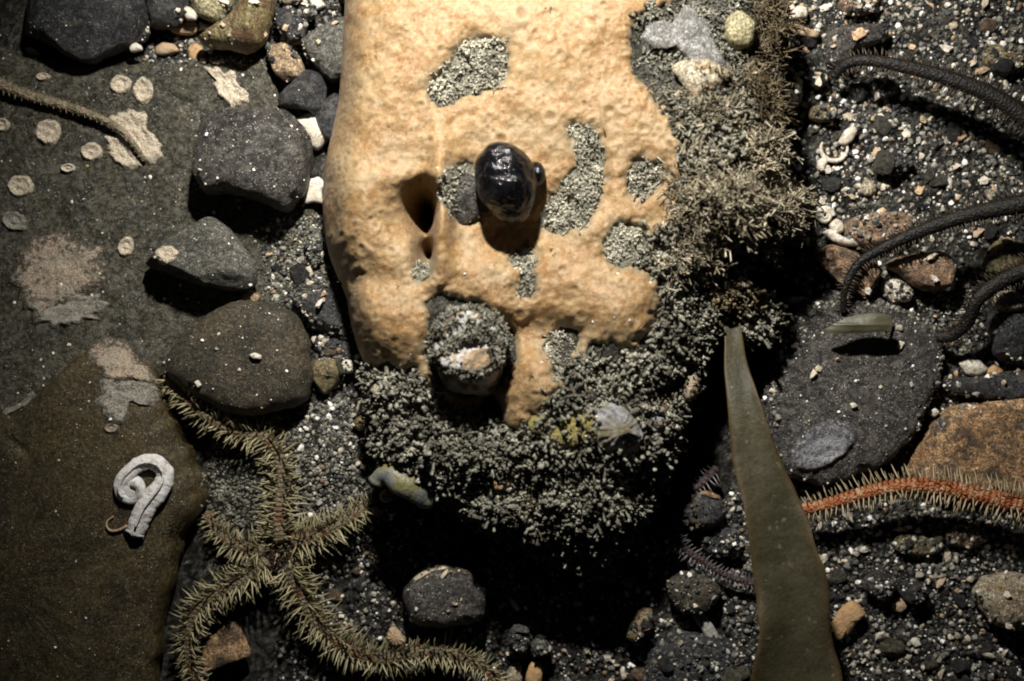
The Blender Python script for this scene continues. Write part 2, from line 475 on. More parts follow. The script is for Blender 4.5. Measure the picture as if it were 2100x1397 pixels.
# gravel grains, coloured grain by grain
t = NT('gravel_grains')
c = t.ramp(t.geo.outputs['Random Per Island'], [(0.0, (0.018, 0.018, 0.019)), (0.25, (0.04, 0.039, 0.037)), (0.42, (0.10, 0.098, 0.085)), (0.58, (0.19, 0.182, 0.152)), (0.75, (0.31, 0.295, 0.245)), (0.86, (0.20, 0.135, 0.08)), (0.89, (0.55, 0.48, 0.37)), (0.952, (0.85, 0.81, 0.74))], 'CONSTANT')
c = t.mix(1.0, c, t.ramp(t.noise(30, 4, 0.7), [(0.25, 0.5), (0.75, 1.5)]), 'MULTIPLY')
M['gravel'] = t.out(c, 0.5, t.bump(t.noise(40, 4), 0.5, 3), 0.5)
t = NT('sand_specks')
c = t.ramp(t.geo.outputs['Random Per Island'], [(0.0, (0.88, 0.86, 0.81)), (0.45, (0.62, 0.55, 0.42)), (0.7, (0.32, 0.29, 0.22)), (0.9, (0.5, 0.36, 0.2))], 'CONSTANT')
M['specks'] = t.out(c, 0.35, None, 0.6)
# seabed
t = NT('silt_seabed')
c = t.mix(t.ramp(t.noise(1.1, 7, 0.65), [(0.35, 0.0), (0.65, 1.0)]), (0.075, 0.073, 0.063), (0.22, 0.21, 0.172))
c = t.mix(1.0, c, t.ramp(t.noise(13, 8, 0.78), [(0.38, 0.25), (0.5, 0.9), (0.62, 2.0)]), 'MULTIPLY')
n = t.bump(t.noise(9, 10, 0.8), 1.0, 45)
n = t.bump(t.noise(36, 4, 0.65), 1.0, 9, n)
M['seabed'] = t.out(c, 0.75, n, 0.3)

# sponge
t = NT('orange_sponge')
c = t.ramp(t.noise(0.55, 7, 0.64), [(0.36, (0.32, 0.190, 0.080)), (0.45, (0.40, 0.250, 0.112)), (0.54, (0.46, 0.310, 0.155)), (0.64, (0.40, 0.305, 0.175))])
c = t.mix(t.ramp(t.noise(1.5, 8, 0.7, 0.5), [(0.46, 0.0), (0.58, 0.8)]), c, (0.36, 0.195, 0.072))
c = t.mix(t.ramp(t.noise(1.1, 7, 0.66, 0.6), [(0.50, 0.0), (0.60, 0.85)]), c, (0.42, 0.335, 0.215))
c = t.mix(t.ramp(t.noise(5.5, 8, 0.76), [(0.46, 0.0), (0.62, 0.6)]), c, (0.27, 0.15, 0.058))
c = t.mix(t.ramp(t.noise(9, 8, 0.8), [(0.47, 0.0), (0.60, 0.75)]), c, (0.58, 0.45, 0.29))
c = t.mix(t.math('MULTIPLY', t.attr('pore'), 0.8), c, (0.19, 0.09, 0.03))
c = t.mix(t.math('MULTIPLY', t.attr('rim'), 0.5), c, (0.53, 0.43, 0.28))
c = t.mix(t.math('MULTIPLY', t.attr('margin'), t.ramp(t.noise(8, 7, 0.75), [(0.42, 0.1), (0.56, 0.95)])), c, (0.27, 0.25, 0.19))
spk = t.ramp(t.noise(21, 2, 0.5), [(0.70, 0.0), (0.73, 0.9)])
c = t.mix(spk, c, (0.09, 0.075, 0.05))
c = t.mix(1.0, c, (0.74, 0.695, 0.60), 'MULTIPLY')
n = t.bump(t.noise(3.2, 6, 0.6), 0.40, 13)
n = t.bump(t.noise(22, 6, 0.7), 0.4, 4, n)
M['sponge'] = t.out(c, 0.48, n, 0.4, Subsurface_Weight=0.3, Subsurface_Radius=(0.8, 0.55, 0.3), Subsurface_Scale=9 * S, Sheen_Weight=0.04)

def tuft_mat(name, stops, bright=1.0):
    t = NT(name)
    c = t.ramp(t.geo.outputs['Random Per Island'], stops)
    c = t.mix(1.0, c, t.ramp(t.noise(2.2, 7, 0.72), [(0.38, (0.30 * bright, 0.28 * bright, 0.24 * bright)), (0.50, (0.85 * bright, 0.84 * bright, 0.82 * bright)), (0.62, (1.35 * bright, 1.33 * bright, 1.28 * bright))]), 'MULTIPLY')
    return t.out(c, 0.85, t.bump(t.noise(30, 4), 0.7, 4), 0.2)
M['turf'] = tuft_mat('silty_turf', [(0.0, (0.10, 0.097, 0.076)), (0.5, (0.195, 0.19, 0.153)), (0.85, (0.275, 0.265, 0.215)), (1.0, (0.36, 0.35, 0.29))], 1.1)
M['turf_pale'] = tuft_mat('pale_turf', [(0.0, (0.18, 0.172, 0.135)), (0.5, (0.36, 0.345, 0.275)), (1.0, (0.60, 0.575, 0.48))], 1.1)
M['hydroid'] = tuft_mat('hydroid', [(0.0, (0.15, 0.122, 0.078)), (0.5, (0.28, 0.243, 0.170)), (1.0, (0.48, 0.44, 0.335))], 1.12)
M['hydroid_brown'] = tuft_mat('hydroid_brown', [(0.0, (0.07, 0.052, 0.028)), (0.6, (0.15, 0.118, 0.068)), (1.0, (0.26, 0.215, 0.14))], 1.0)
M['boulder'] = rock_mat('boulder_rock', (0.035, 0.033, 0.026), (0.09, 0.085, 0.065), (0.4, 0.38, 0.3), 0.5, silt=(0.16, 0.15, 0.115), silt_amt=-0.02, rough=0.85, bump=1.0, bed=(0.36, 0.34, 0.25))

t = NT('black_glossy')
c = t.mix(t.ramp(t.noise(3.2, 5), [(0.52, 0.0), (0.75, 1.0)]), (0.003, 0.003, 0.004), (0.010, 0.0095, 0.008))
v = t.voro(11); vc = t.voro(11, out='Color')
c = t.mix(t.ramp(t.noise(8, 6, 0.75), [(0.62, 0.0), (0.68, 0.6)]), c, (0.10, 0.09, 0.07))
M['black'] = t.out(c, t.ramp(t.noise(6, 6, 0.7), [(0.45, 0.06), (0.62, 0.22)]), t.bump(t.noise(4.2, 4, 0.5), 0.7, 18), 0.35)

t = NT('barnacle_top')
c = t.ramp(t.noise(2.8, 5, 0.6, 0.5), [(0.38, (0.13, 0.12, 0.09)), (0.46, (0.42, 0.27, 0.15)), (0.485, (0.46, 0.35, 0.23)), (0.52, (0.66, 0.64, 0.60))])
M['barnacle'] = t.out(c, 0.6, t.bump(t.noise(11, 7, 0.7), 1.0, 9), 0.4)
t = NT('limpet')
c = t.ramp(t.noise(2.6, 5, 0.6, 0.3), [(0.36, (0.24, 0.22, 0.13)), (0.46, (0.36, 0.31, 0.22)), (0.53, (0.40, 0.39, 0.37)), (0.60, (0.56, 0.56, 0.56))])
M['limpet'] = t.out(c, 0.5, t.bump(t.noise(7, 9, 0.72), 1.0, 26), 0.4)
t = NT('sea_squirt')
c = t.ramp(t.noise(2.4, 5, 0.6, 0.6), [(0.40, (0.085, 0.095, 0.09)), (0.50, (0.16, 0.165, 0.15)), (0.57, (0.17, 0.155, 0.06)), (0.66, (0.10, 0.10, 0.055))])
M['squirt'] = t.out(c, 0.4, t.bump(t.noise(12, 6), 0.5, 5), 0.5)
t = NT('yellow_sponge')
c = t.mix(t.noise(4, 5), (0.22, 0.19, 0.05), (0.34, 0.29, 0.10))
M['yellow'] = t.out(c, 0.7, t.bump(t.noise(14, 6, 0.7), 0.9, 7), 0.3)

t = NT('kelp_blade')
c = t.mix(t.ramp(t.noise(0.8, 7, 0.66), [(0.40, 0.0), (0.60, 1.0)]), (0.034, 0.030, 0.013), (0.058, 0.050, 0.026))
c = t.mix(1.0, c, t.ramp(t.noise(14, 6, 0.75), [(0.36, 0.72), (0.64, 1.25)]), 'MULTIPLY')
c = t.mix(t.ramp(t.noise(6.5, 3, 0.5), [(0.66, 0.0), (0.72, 0.7)]), c, (0.15, 0.135, 0.075))
edge = t.attr('edge')
c = t.mix(t.ramp(edge, [(0.72, 0.0), (1.0, 0.65)]), c, (0.085, 0.052, 0.020))
n = t.bump(t.noise(2.2, 5, 0.6), 0.35, 14)
n = t.bump(t.noise(20, 5, 0.7), 0.25, 3, n)
M['kelp'] = t.out(c, 0.55, n, 0.3, Subsurface_Weight=0.1, Subsurface_Radius=(0.6, 0.5, 0.2), Subsurface_Scale=10 * S)
t = NT('pale_leaf')
c = t.mix(t.noise(3, 4), (0.050, 0.048, 0.026), (0.095, 0.085, 0.05))
M['leaf'] = t.out(c, 0.45, t.bump(t.noise(14, 4), 0.2, 3), 0.4)

def star_mats(pre, skin, skin2, skin3, sp0, sp1):
    t = NT(pre + '_skin')
    c = t.ramp(t.noise(5.2, 5, 0.65, 0.4), [(0.36, skin), (0.50, skin2), (0.60, skin3)])
    m1 = t.out(c, 0.62 if pre == 'unlit_dark_star' else 0.6, t.bump(t.voro(22, 'SMOOTH_F1'), 0.5 if pre == 'unlit_dark_star' else 0.8, 6), 0.35)
    t = NT(pre + '_spine')
    oi = t.n('ShaderNodeObjectInfo')
    k = t.math('FRACT', t.math('ADD', oi.outputs['Random'], t.geo.outputs['Random Per Island']), 1)
    c = t.mix(k, sp0, sp1)
    m2 = t.out(c, 0.45, None, 0.45)
    return m1, m2
STAR_A = star_mats('ochre_star', (0.05, 0.045, 0.028), (0.17, 0.14, 0.08), (0.10, 0.04, 0.018), (0.13, 0.11, 0.05), (0.44, 0.39, 0.23))
STAR_D = star_mats('red_star', (0.42, 0.27, 0.16), (0.30, 0.105, 0.034), (0.24, 0.06, 0.016), (0.26, 0.20, 0.11), (0.46, 0.37, 0.23))
STAR_B = star_mats('unlit_dark_star', (0.0035, 0.003, 0.002), (0.006, 0.0045, 0.003), (0.011, 0.007, 0.003), (0.014, 0.010, 0.006), (0.065, 0.046, 0.027))  # near-black: the shade on these unlit arms is put into the colour
STAR_E = star_mats('purple_star', (0.03, 0.024, 0.026), (0.055, 0.038, 0.04), (0.05, 0.024, 0.022), (0.14, 0.13, 0.14), (0.30, 0.28, 0.29))
STAR_F = star_mats('banded_star', (0.12, 0.105, 0.06), (0.16, 0.14, 0.08), (0.30, 0.22, 0.16), (0.20, 0.17, 0.10), (0.34, 0.28, 0.18))
t = NT('star_disc')
c = t.ramp(t.noise(4.2, 6, 0.7), [(0.48, (0.018, 0.013, 0.009)), (0.58, (0.05, 0.026, 0.014)), (0.64, (0.28, 0.10, 0.035))])
M['disc'] = t.out(c, 0.7, t.bump(t.voro(20), 1.0, 9), 0.3)

#@@STRUCTURE@@
# ================================================================== the seabed
gx = np.r_[np.linspace(-30000, -1900, 8)[:-1], np.arange(-1900, 1901, 8.0), np.linspace(1900, 30000, 8)[1:]]
gy = np.r_[np.linspace(-30000, -1500, 8)[:-1], np.arange(-1500, 1501, 8.0), np.linspace(1500, 30000, 8)[1:]]
X, Y = np.meshgrid(gx, gy)
pts = np.c_[X.ravel(), Y.ravel(), np.zeros(X.size)]
def seabed_z(x, y):
    p = np.c_[np.ravel(x), np.ravel(y), np.zeros(np.size(x))]
    near = np.exp(-(np.maximum(0, np.abs(p[:, 0]) - 1800) / 4000) ** 2)
    z = fbm(p, 330, 4, 1) * 22 * near + fbm(p, 34, 4, 2, 0.65) * 9 - 6
    # heaps of silt
    for (hx, hy, r, a) in ((690, 900, 120, 34), (640, 960, 90, 22), (1780, 250, 260, 14), (560, 560, 90, 16), (1900, 1150, 220, 10)):
        wx, wy = W(hx, hy)
        z = z + a * np.exp(-((p[:, 0] - wx) ** 2 + (p[:, 1] - wy) ** 2) / (2 * r * r))
    return z
V = np.c_[X.ravel(), Y.ravel(), seabed_z(X, Y)]
o = add('seabed', V, grid_faces(len(gy), len(gx)), M['seabed'], solid=True, base=(0, 0, 0))
tag(o, 'dark silty seabed of grit and mud under the stones', kind='structure')

# ================================================================== the two broad slabs
def slab(name, label, outline, z0, h, mat, seed, relief, p=0.16, q=0.6, tilt=(0, 0), edge=0.02, cracks=()):
    V, F = stone_geo(outline, z0, h, n=340, rings=130, p=p, q=q, tension=0.6, noise=0.0, seed=seed, mid=0.3, tilt=tilt, edge_noise=edge)
    top = V[:, 2] > z0 + h * 0.4
    for (x0, y0, x1, y1, wd, dp) in cracks:
        a_ = np.array(W(x0, y0, z0 + h)); b_ = np.array(W(x1, y1, z0 + h)); e_ = b_ - a_
        tt = np.clip(((V[:, :2] - a_) @ e_) / (e_ @ e_), 0, 1)
        dd = np.linalg.norm(V[:, :2] - a_ - tt[:, None] * e_ + fbm(V, 50, 3, seed + 2)[:, None] * 14, axis=1)
        V[:, 2] -= np.where(top, dp * np.exp(-(dd / wd) ** 2) * np.sin(np.clip(tt, 0.02, 0.98) * np.pi) ** 0.4, 0)
    V[:, 2] += np.where(top, fbm(V, 260, 5, seed, 0.55) * relief + fbm(V, 30, 4, seed + 9, 0.65) * relief * 0.42, 0)
    o = add(name, V, F, mat, solid=True)
    tag(o, label, 'rock')
    return o
SLAB_A = [(-260, 60), (-60, 86), (60, 113), (150, 128), (250, 127), (400, 129), (500, 122), (552, 124), (580, 175), (606, 230), (634, 300), (650, 380), (664, 440), (650, 540), (600, 640), (520, 700), (420, 730), (300, 790), (100, 880), (-80, 930), (-280, 900)]
slab_a = slab('flat_rock', 'broad flat silty olive rock dotted with pale round crusts', SLAB_A, -25, 52, M['slab_silt'], 21, 17, cracks=[(150, 370, 215, 440, 7, 14), (340, 190, 400, 215, 8, 12), (60, 330, 130, 350, 7, 12), (230, 420, 320, 470, 9, 12), (20, 440, 90, 470, 12, 12), (330, 400, 380, 440, 9, 10)])
SLAB_B = [(-300, 800), (-80, 835), (0, 850), (50, 826), (105, 788), (160, 728), (196, 698), (255, 704), (318, 748), (352, 800), (384, 868), (424, 935), (436, 985), (408, 1050), (378, 1105), (362, 1200), (340, 1310), (318, 1420), (300, 1600), (-300, 1600)]
slab_b = slab('brown_rock', 'smooth brown rock carrying a white worm tube shaped like a nine', SLAB_B, -20, 118, M['slab_brown'], 33, 9, p=0.20, q=0.75, tilt=(-0.03, 0.03), edge=0.03, cracks=[(0, 880, 120, 1000, 6, 8), (60, 1130, 160, 1180, 9, 7)])
SLAB_R = [(1612, 640), (1640, 612), (1739, 600), (1800, 616), (1872, 642), (1920, 676), (1926, 754), (1900, 831), (1876, 890), (1840, 930), (1796, 962), (1700, 994), (1610, 980), (1575, 900), (1560, 790), (1575, 690)]
slab_r = slab('dark_flat_rock', 'dark speckled flat rock with an oval grey crust beside the kelp', SLAB_R, -20, 74, M['slate_speck'], 47, 11, p=0.22, q=0.8)

# ================================================================== loose stones drawn one by one
def stone(name, label, outline, z0, h, mat, cat='stone', solid=True, parent=None, **kw):
    V, F = stone_geo(outline, z0, h, **kw)
    o = add(name, V, F, mat, parent=parent, solid=solid)
    if parent is None: tag(o, label, cat)
    elif label: o['label'] = label
    return o

ST = [
 # upper corner by the flat rock
 ('slate_stone', 'large blue-black slate stone overlapping the flat rock in the corner', [(5, 25), (50, -30), (150, -70), (270, -40), (304, 20), (292, 78), (248, 108), (192, 132), (142, 118), (92, 88), (40, 66)], 5, 105, 'slate_blue', dict(p=0.42, noise=0.05, facets=5, seed=3)),
 ('grey_brown_stone', 'grey-brown rounded stone between the blue-black slate and the pale olive pebble', [(304, -30), (380, -30), (390, 20), (372, 50), (342, 62), (312, 52)], 5, 70, 'slate', dict(seed=4)),
 ('small_slate_pebble', 'small dark pebble tucked against the end of the blue-black slate', [(272, 50), (292, 38), (308, 52), (304, 80), (286, 92), (270, 76)], 18, 30, 'slate', dict(n=36, rings=14, seed=5)),
 ('pale_olive_pebble', 'pale olive pebble half hidden behind the ridged pebble', [(388, -25), (440, -40), (476, -10), (474, 24), (452, 50), (430, 47), (404, 30)], 5, 62, 'olive_pale', dict(seed=6)),
 ('ridged_pebble', 'wedge-shaped olive-brown pebble with a long ridge and a pointed end', [(411, 80), (434, 62), (467, 40), (492, 12), (512, -25), (563, -25), (562, 37), (549, 77), (532, 100), (508, 111), (473, 104), (424, 96)], 22, 84, 'olive', dict(p=0.62, noise=0.02, seed=7, ridge=[(520, -20, 506, 95, 26, 20)])),
 ('black_pebble', 'black angular pebble behind the tan broken stone', [(565, 36), (596, 12), (628, 48), (622, 80), (592, 88), (570, 62)], 4, 52, 'slate', dict(facets=5, seed=8, n=48, rings=16)),
 ('small_black_pebble', 'small black pebble at the very top beside a white shell chip', [(612, 18), (634, 8), (650, 28), (636, 44), (616, 40)], 4, 34, 'slate_blue', dict(seed=9, n=36, rings=14)),
 ('tan_broken_stone', 'tan broken stone with a square end near the sponge', [(547, 97), (586, 90), (604, 104), (626, 141), (606, 166), (580, 166), (560, 146)], 14, 46, 'tan', dict(tension=0.45, p=0.35, facets=5, seed=10, n=52, rings=18)),
 ('angular_slate', 'dark angular slate piece pointing away from the sponge', [(568, 206), (592, 174), (624, 148), (650, 150), (670, 180), (667, 222), (650, 240), (630, 226), (598, 222), (570, 216)], 16, 52, 'slate', dict(tension=0.4, p=0.4, facets=6, seed=11, n=52, rings=18)),
 ('grey_silted_stone', 'grey silt-covered stone squeezed against the top edge of the sponge', [(618, 92), (650, 58), (700, 38), (730, 60), (730, 150), (690, 172), (650, 142)], 0, 70, 'grey', dict(noise=0.08, seed=12)),
 ('dark_wedge', 'dark wedge of rock under the sponge edge below a white shell', [(648, 236), (690, 190), (712, 250), (690, 300), (664, 282)], 0, 50, 'slate', dict(seed=13, n=40, rings=14)),
 ('tan_sliver', 'tan sliver of stone at the top beside a white chip', [(574, -20), (620, -20), (616, 6), (592, 12), (576, 4)], 5, 24, 'tan', dict(seed=14, n=36, rings=12)),
 # pebbles on the flat rock
 ('speckled_pebble', 'big dark speckled pebble sitting on the flat olive rock', [(421, 252), (466, 226), (520, 224), (583, 232), (624, 266), (646, 317), (630, 390), (590, 438), (535, 420), (468, 400), (424, 398), (402, 353)], 26, 118, 'slate_speck', dict(p=0.46, q=0.8, noise=0.055, seed=15, n=96, rings=34, tension=0.7, ridge=[(450, 380, 560, 270, 10, 30)])),
 ('tilted_stone', 'tilted silty stone with cream patches above a deep shadow', [(292, 530), (318, 512), (357, 480), (417, 447), (444, 450), (483, 488), (503, 512), (522, 540), (528, 577), (507, 595), (450, 594), (393, 581), (352, 564), (312, 550)], 38, 74, 'grey', dict(p=0.40, noise=0.04, facets=4, seed=16, n=84, rings=28, tension=0.6, tilt=(0.0, -0.12))),
 ('brown_pebble', 'large smooth dark brown pebble with one white chip on top', [(343, 730), (383, 682), (450, 632), (500, 617), (567, 625), (611, 650), (634, 697), (641, 763), (634, 818), (570, 842), (517, 854), (467, 844), (400, 811), (347, 772)], 16, 104, 'brown', dict(p=0.42, q=0.85, noise=0.022, seed=17, n=96, rings=34)),
 ('tan_nub', 'little tan nub of stone on the far side of the brown pebble', [(494, 616), (500, 600), (520, 596), (536, 608), (530, 622), (508, 624)], 22, 34, 'tan', dict(seed=18, n=30, rings=12)),
 ('green_pebble', 'greenish ochre pebble between the brown pebble and a white one', [(638, 772), (646, 740), (672, 733), (694, 738), (706, 774), (692, 800), (666, 810), (642, 796)], 4, 66, 'green', dict(facets=6, seed=19, n=52, rings=18, tension=0.6)),
 ('white_pebble', 'small clean white pebble beside the greenish ochre one', [(699, 752), (706, 738), (724, 738), (736, 748), (728, 764), (710, 766)], 10, 34, 'shell', dict(seed=20, n=32, rings=12)),
 ('dark_buried_rock', 'dark rock wedged under the sponge above the brown pebble', [(598, 610), (636, 572), (690, 536), (740, 600), (740, 700), (690, 706), (650, 694), (624, 650)], -10, 62, 'slate', dict(seed=22, facets=4)),
 ('low_dark_rock', 'low dark rock in shadow between the brown pebble and the sponge', [(640, 690), (700, 690), (744, 724), (740, 770), (700, 740), (655, 730)], -10, 40, 'slate', dict(seed=23, n=48, rings=16)),
 ('small_grey_stone', 'small grey stone sunk in silt beside the sponge foot', [(622, 500), (650, 480), (676, 500), (668, 540), (640, 545)], 6, 34, 'slate', dict(seed=24, n=40, rings=14)),
 # below the boulder
 ('dark_round_stone', 'dark round stone with a tan rim in the shadow below the boulder', [(826, 1226), (848, 1180), (890, 1154), (946, 1158), (980, 1188), (998, 1230), (986, 1268), (915, 1284), (852, 1274)], -8, 100, 'slate_speck', dict(p=0.5, noise=0.03, seed=25)),
 ('blue_black_pebble', 'blue-black pebble among shells at the bottom edge', [(1042, 1318), (1046, 1290), (1064, 1282), (1084, 1292), (1086, 1322), (1066, 1338)], -4, 48, 'slate_blue', dict(seed=26, n=44, rings=16)),
 ('grey_round_pebble', 'round grey pebble touching the blue-black pebble at the bottom edge', [(1088, 1322), (1098, 1308), (1120, 1310), (1130, 1328), (1118, 1344), (1096, 1342)], -4, 40, 'grey', dict(seed=27, n=40, rings=14)),
 ('olive_oval_pebble', 'long olive oval pebble in the dim gravel below the boulder tip', [(1284, 1304), (1296, 1268), (1316, 1246), (1338, 1250), (1334, 1284), (1316, 1306), (1296, 1314)], -4, 48, 'olive', dict(seed=28, n=48, rings=18)),
 ('round_dark_stone', 'dark round stone with an orange chip beside the kelp', [(1388, 1040), (1410, 1010), (1446, 1004), (1478, 1022), (1484, 1058), (1456, 1082), (1412, 1078)], -8, 74, 'slate', dict(seed=29)),
 ('grey_flat_stone', 'grey flat stone against the kelp stalk below the round dark stone', [(1430, 1100), (1460, 1074), (1500, 1080), (1520, 1110), (1500, 1140), (1450, 1136)], -8, 46, 'slate', dict(seed=30)),
 ('dim_brown_stone', 'dim brown stone below the purple brittle star arm', [(1366, 1200), (1400, 1172), (1450, 1180), (1480, 1210), (1450, 1250), (1390, 1250)], -8, 56, 'brown', dict(seed=31)),
 ('black_flat_stone', 'black flat stone in the gloom beneath a white shell plate', [(1330, 1330), (1390, 1290), (1470, 1300), (1530, 1340), (1530, 1430), (1340, 1430)], -16, 50, 'slate_blue', dict(seed=32)),
 ('small_green_stone', 'small greenish stone in the silt below the coarse turf clump', [(726, 862), (744, 846), (770, 852), (776, 872), (752, 884), (730, 880)], 26, 30, 'olive', dict(seed=34, n=40, rings=14)),
 # beyond the kelp
 ('ochre_rock', 'large ochre orange rock behind the red brittle star arm', [(1856, 972), (1880, 920), (1906, 872), (1936, 836), (1984, 818), (2140, 800), (2240, 880), (2220, 1010), (2100, 1022), (1990, 1012), (1900, 1000)], -15, 78, 'ochre', dict(p=0.3, noise=0.035, seed=35, n=110, rings=36, tension=0.5)),
 ('dark_ledge', 'dark ledge of rock in shadow above the ochre rock', [(1926, 770), (1980, 776), (2060, 764), (2180, 750), (2180, 812), (2050, 824), (1975, 812), (1932, 800)], -10, 66, 'slate', dict(seed=36)),
 ('grey_block', 'dark grey block of stone with a cream cap stone above it', [(2028, 650), (2060, 632), (2150, 628), (2150, 740), (2090, 752), (2036, 730)], -8, 84, 'slate_blue', dict(facets=4, seed=37, tension=0.5)),
 ('cream_cap_stone', 'cream pitted stone sitting above the dark grey block', [(2036, 622), (2046, 600), (2076, 596), (2098, 612), (2096, 636), (2064, 642)], 30, 50, 'pale', dict(seed=38, n=44, rings=16)),
 ('green_grey_pebble', 'green-grey pebble behind the dark brittle star arm', [(2016, 548), (2028, 510), (2056, 492), (2100, 500), (2130, 530), (2100, 560), (2034, 566)], -4, 76, 'green', dict(seed=39)),
 ('rust_pebble', 'flat rust-brown pebble behind a broken clam shell', [(1728, 462), (1756, 443), (1832, 435), (1876, 445), (1872, 474), (1818, 500), (1768, 506), (1734, 486)], -4, 50, 'orange', dict(seed=40, p=0.35)),
 ('leaning_pebble', 'pinkish leaning pebble with a pale smooth side over a deep shadow', [(1665, 520), (1698, 503), (1732, 509), (1774, 532), (1810, 556), (1804, 598), (1774, 611), (1738, 595), (1702, 567), (1676, 540)], 14, 62, 'orange', dict(seed=41, p=0.45, facets=4, ridge=[(1735, 510, 1745, 600, 14, 20)])),
 ('pitted_orange_pebble', 'pitted orange pebble between the leaning pebble and the grey block', [(1812, 542), (1870, 520), (1940, 520), (1960, 562), (1948, 592), (1892, 596), (1838, 562)], 12, 56, 'orange', dict(seed=42, p=0.4, tension=0.6)),
 ('white_lump', 'rough white lump of shell between two orange pebbles', [(1804, 588), (1814, 570), (1838, 572), (1868, 592), (1864, 618), (1826, 620)], 4, 44, 'shell', dict(seed=43, noise=0.1, n=44, rings=16)),
 ('flat_grey_pebble', 'flat grey pebble just behind the leaning pebble near the hydroids', [(1626, 545), (1640, 530), (1666, 532), (1672, 552), (1660, 572), (1634, 570)], -2, 36, 'grey', dict(seed=44, n=40, rings=14)),
 ('black_twin_pebble', 'small black pebble next to the flat grey pebble near the hydroids', [(1582, 540), (1600, 526), (1620, 536), (1622, 560), (1602, 570), (1584, 560)], -2, 38, 'slate', dict(seed=45, n=40, rings=14)),
 ('smooth_brown_pebble', 'smooth dark brown pebble tucked behind the hydroids', [(1566, 190), (1580, 150), (1614, 140), (1642, 172), (1640, 210), (1616, 236), (1580, 226)], 6, 90, 'brown', dict(seed=46)),
 ('rough_brown_stone', 'rough brown stone lying over the tip of the dark upper arm', [(1684, 100), (1702, 66), (1750, 54), (1812, 52), (1830, 70), (1790, 94), (1740, 108), (1726, 140), (1696, 132)], 8, 60, 'slate_speck', dict(seed=48, facets=3)),
 ('black_gravel_pebble', 'black flat pebble in the gravel under the dark upper arm', [(1782, 168), (1810, 156), (1838, 166), (1834, 196), (1802, 204), (1784, 192)], -4, 34, 'slate_blue', dict(seed=49, n=40, rings=14)),
 ('green_gravel_pebble', 'olive green pebble in the gravel beside the boulder shadow', [(1652, 232), (1672, 216), (1704, 220), (1712, 242), (1690, 252), (1660, 248)], -4, 38, 'olive', dict(seed=50, n=40, rings=14)),
 ('long_slate_pebble', 'long dark slate pebble in the gravel beside the ring shell', [(1788, 338), (1812, 318), (1850, 314), (1868, 330), (1850, 352), (1808, 358)], -4, 36, 'slate', dict(seed=51, n=48, rings=14)),
 ('round_slate_pebble', 'round dark slate pebble close to the boulder in the gravel', [(1656, 160), (1672, 140), (1694, 148), (1696, 172), (1676, 184), (1658, 178)], -4, 40, 'slate', dict(seed=52, n=40, rings=14)),
 ('rust_flat_stone', 'flat rusty stone at the very top of the gravel', [(1718, 8), (1740, -12), (1790, -8), (1800, 20), (1762, 34), (1730, 28)], -4, 40, 'orange', dict(seed=53, n=44, rings=16)),
 ('brown_corner_stone', 'dull brown stone below the corner of the upper gravel', [(2012, 110), (2040, 92), (2090, 100), (2100, 130), (2070, 152), (2024, 140)], -4, 44, 'olive', dict(seed=54, n=48, rings=16)),
 ('grey_green_flat', 'flat grey-green stone in the gravel below the red arm', [(1830, 1118), (1846, 1098), (1896, 1100), (1926, 1120), (1910, 1140), (1850, 1136)], -2, 28, 'green', dict(seed=55, n=48, rings=14)),
 ('slate_gravel_pebble', 'grey pebble in the gravel between the red arm and the pale rock', [(1846, 1216), (1860, 1194), (1888, 1192), (1900, 1214), (1880, 1236), (1856, 1232)], -2, 44, 'slate', dict(seed=56, n=44, rings=16)),
 ('dark_gravel_stone', 'dark angular stone in the gravel under the red arm near the kelp', [(1768, 1190), (1790, 1172), (1826, 1178), (1838, 1206), (1810, 1226), (1776, 1216)], -4, 46, 'slate', dict(seed=57, n=44, rings=16)),
 ('pale_rough_rock', 'pale cream rough rock at the edge of the lower gravel', [(1990, 1214), (2004, 1190), (2032, 1178), (2130, 1180), (2160, 1230), (2120, 1290), (2044, 1280), (2010, 1250)], -8, 76, 'pale', dict(seed=58, noise=0.09)),
 ('brown_gravel_stone', 'flat pinkish brown stone in the gravel just below the red arm', [(1936, 1096), (1962, 1076), (2010, 1082), (2024, 1108), (1990, 1124), (1950, 1118)], -6, 30, 'orange', dict(seed=59, n=44, rings=14)),
]
STONE = {}
for nm, lab, out, z0, h, mt, kw in ST:
    STONE[nm] = stone(nm, lab, out, z0, h, M[mt], **kw)

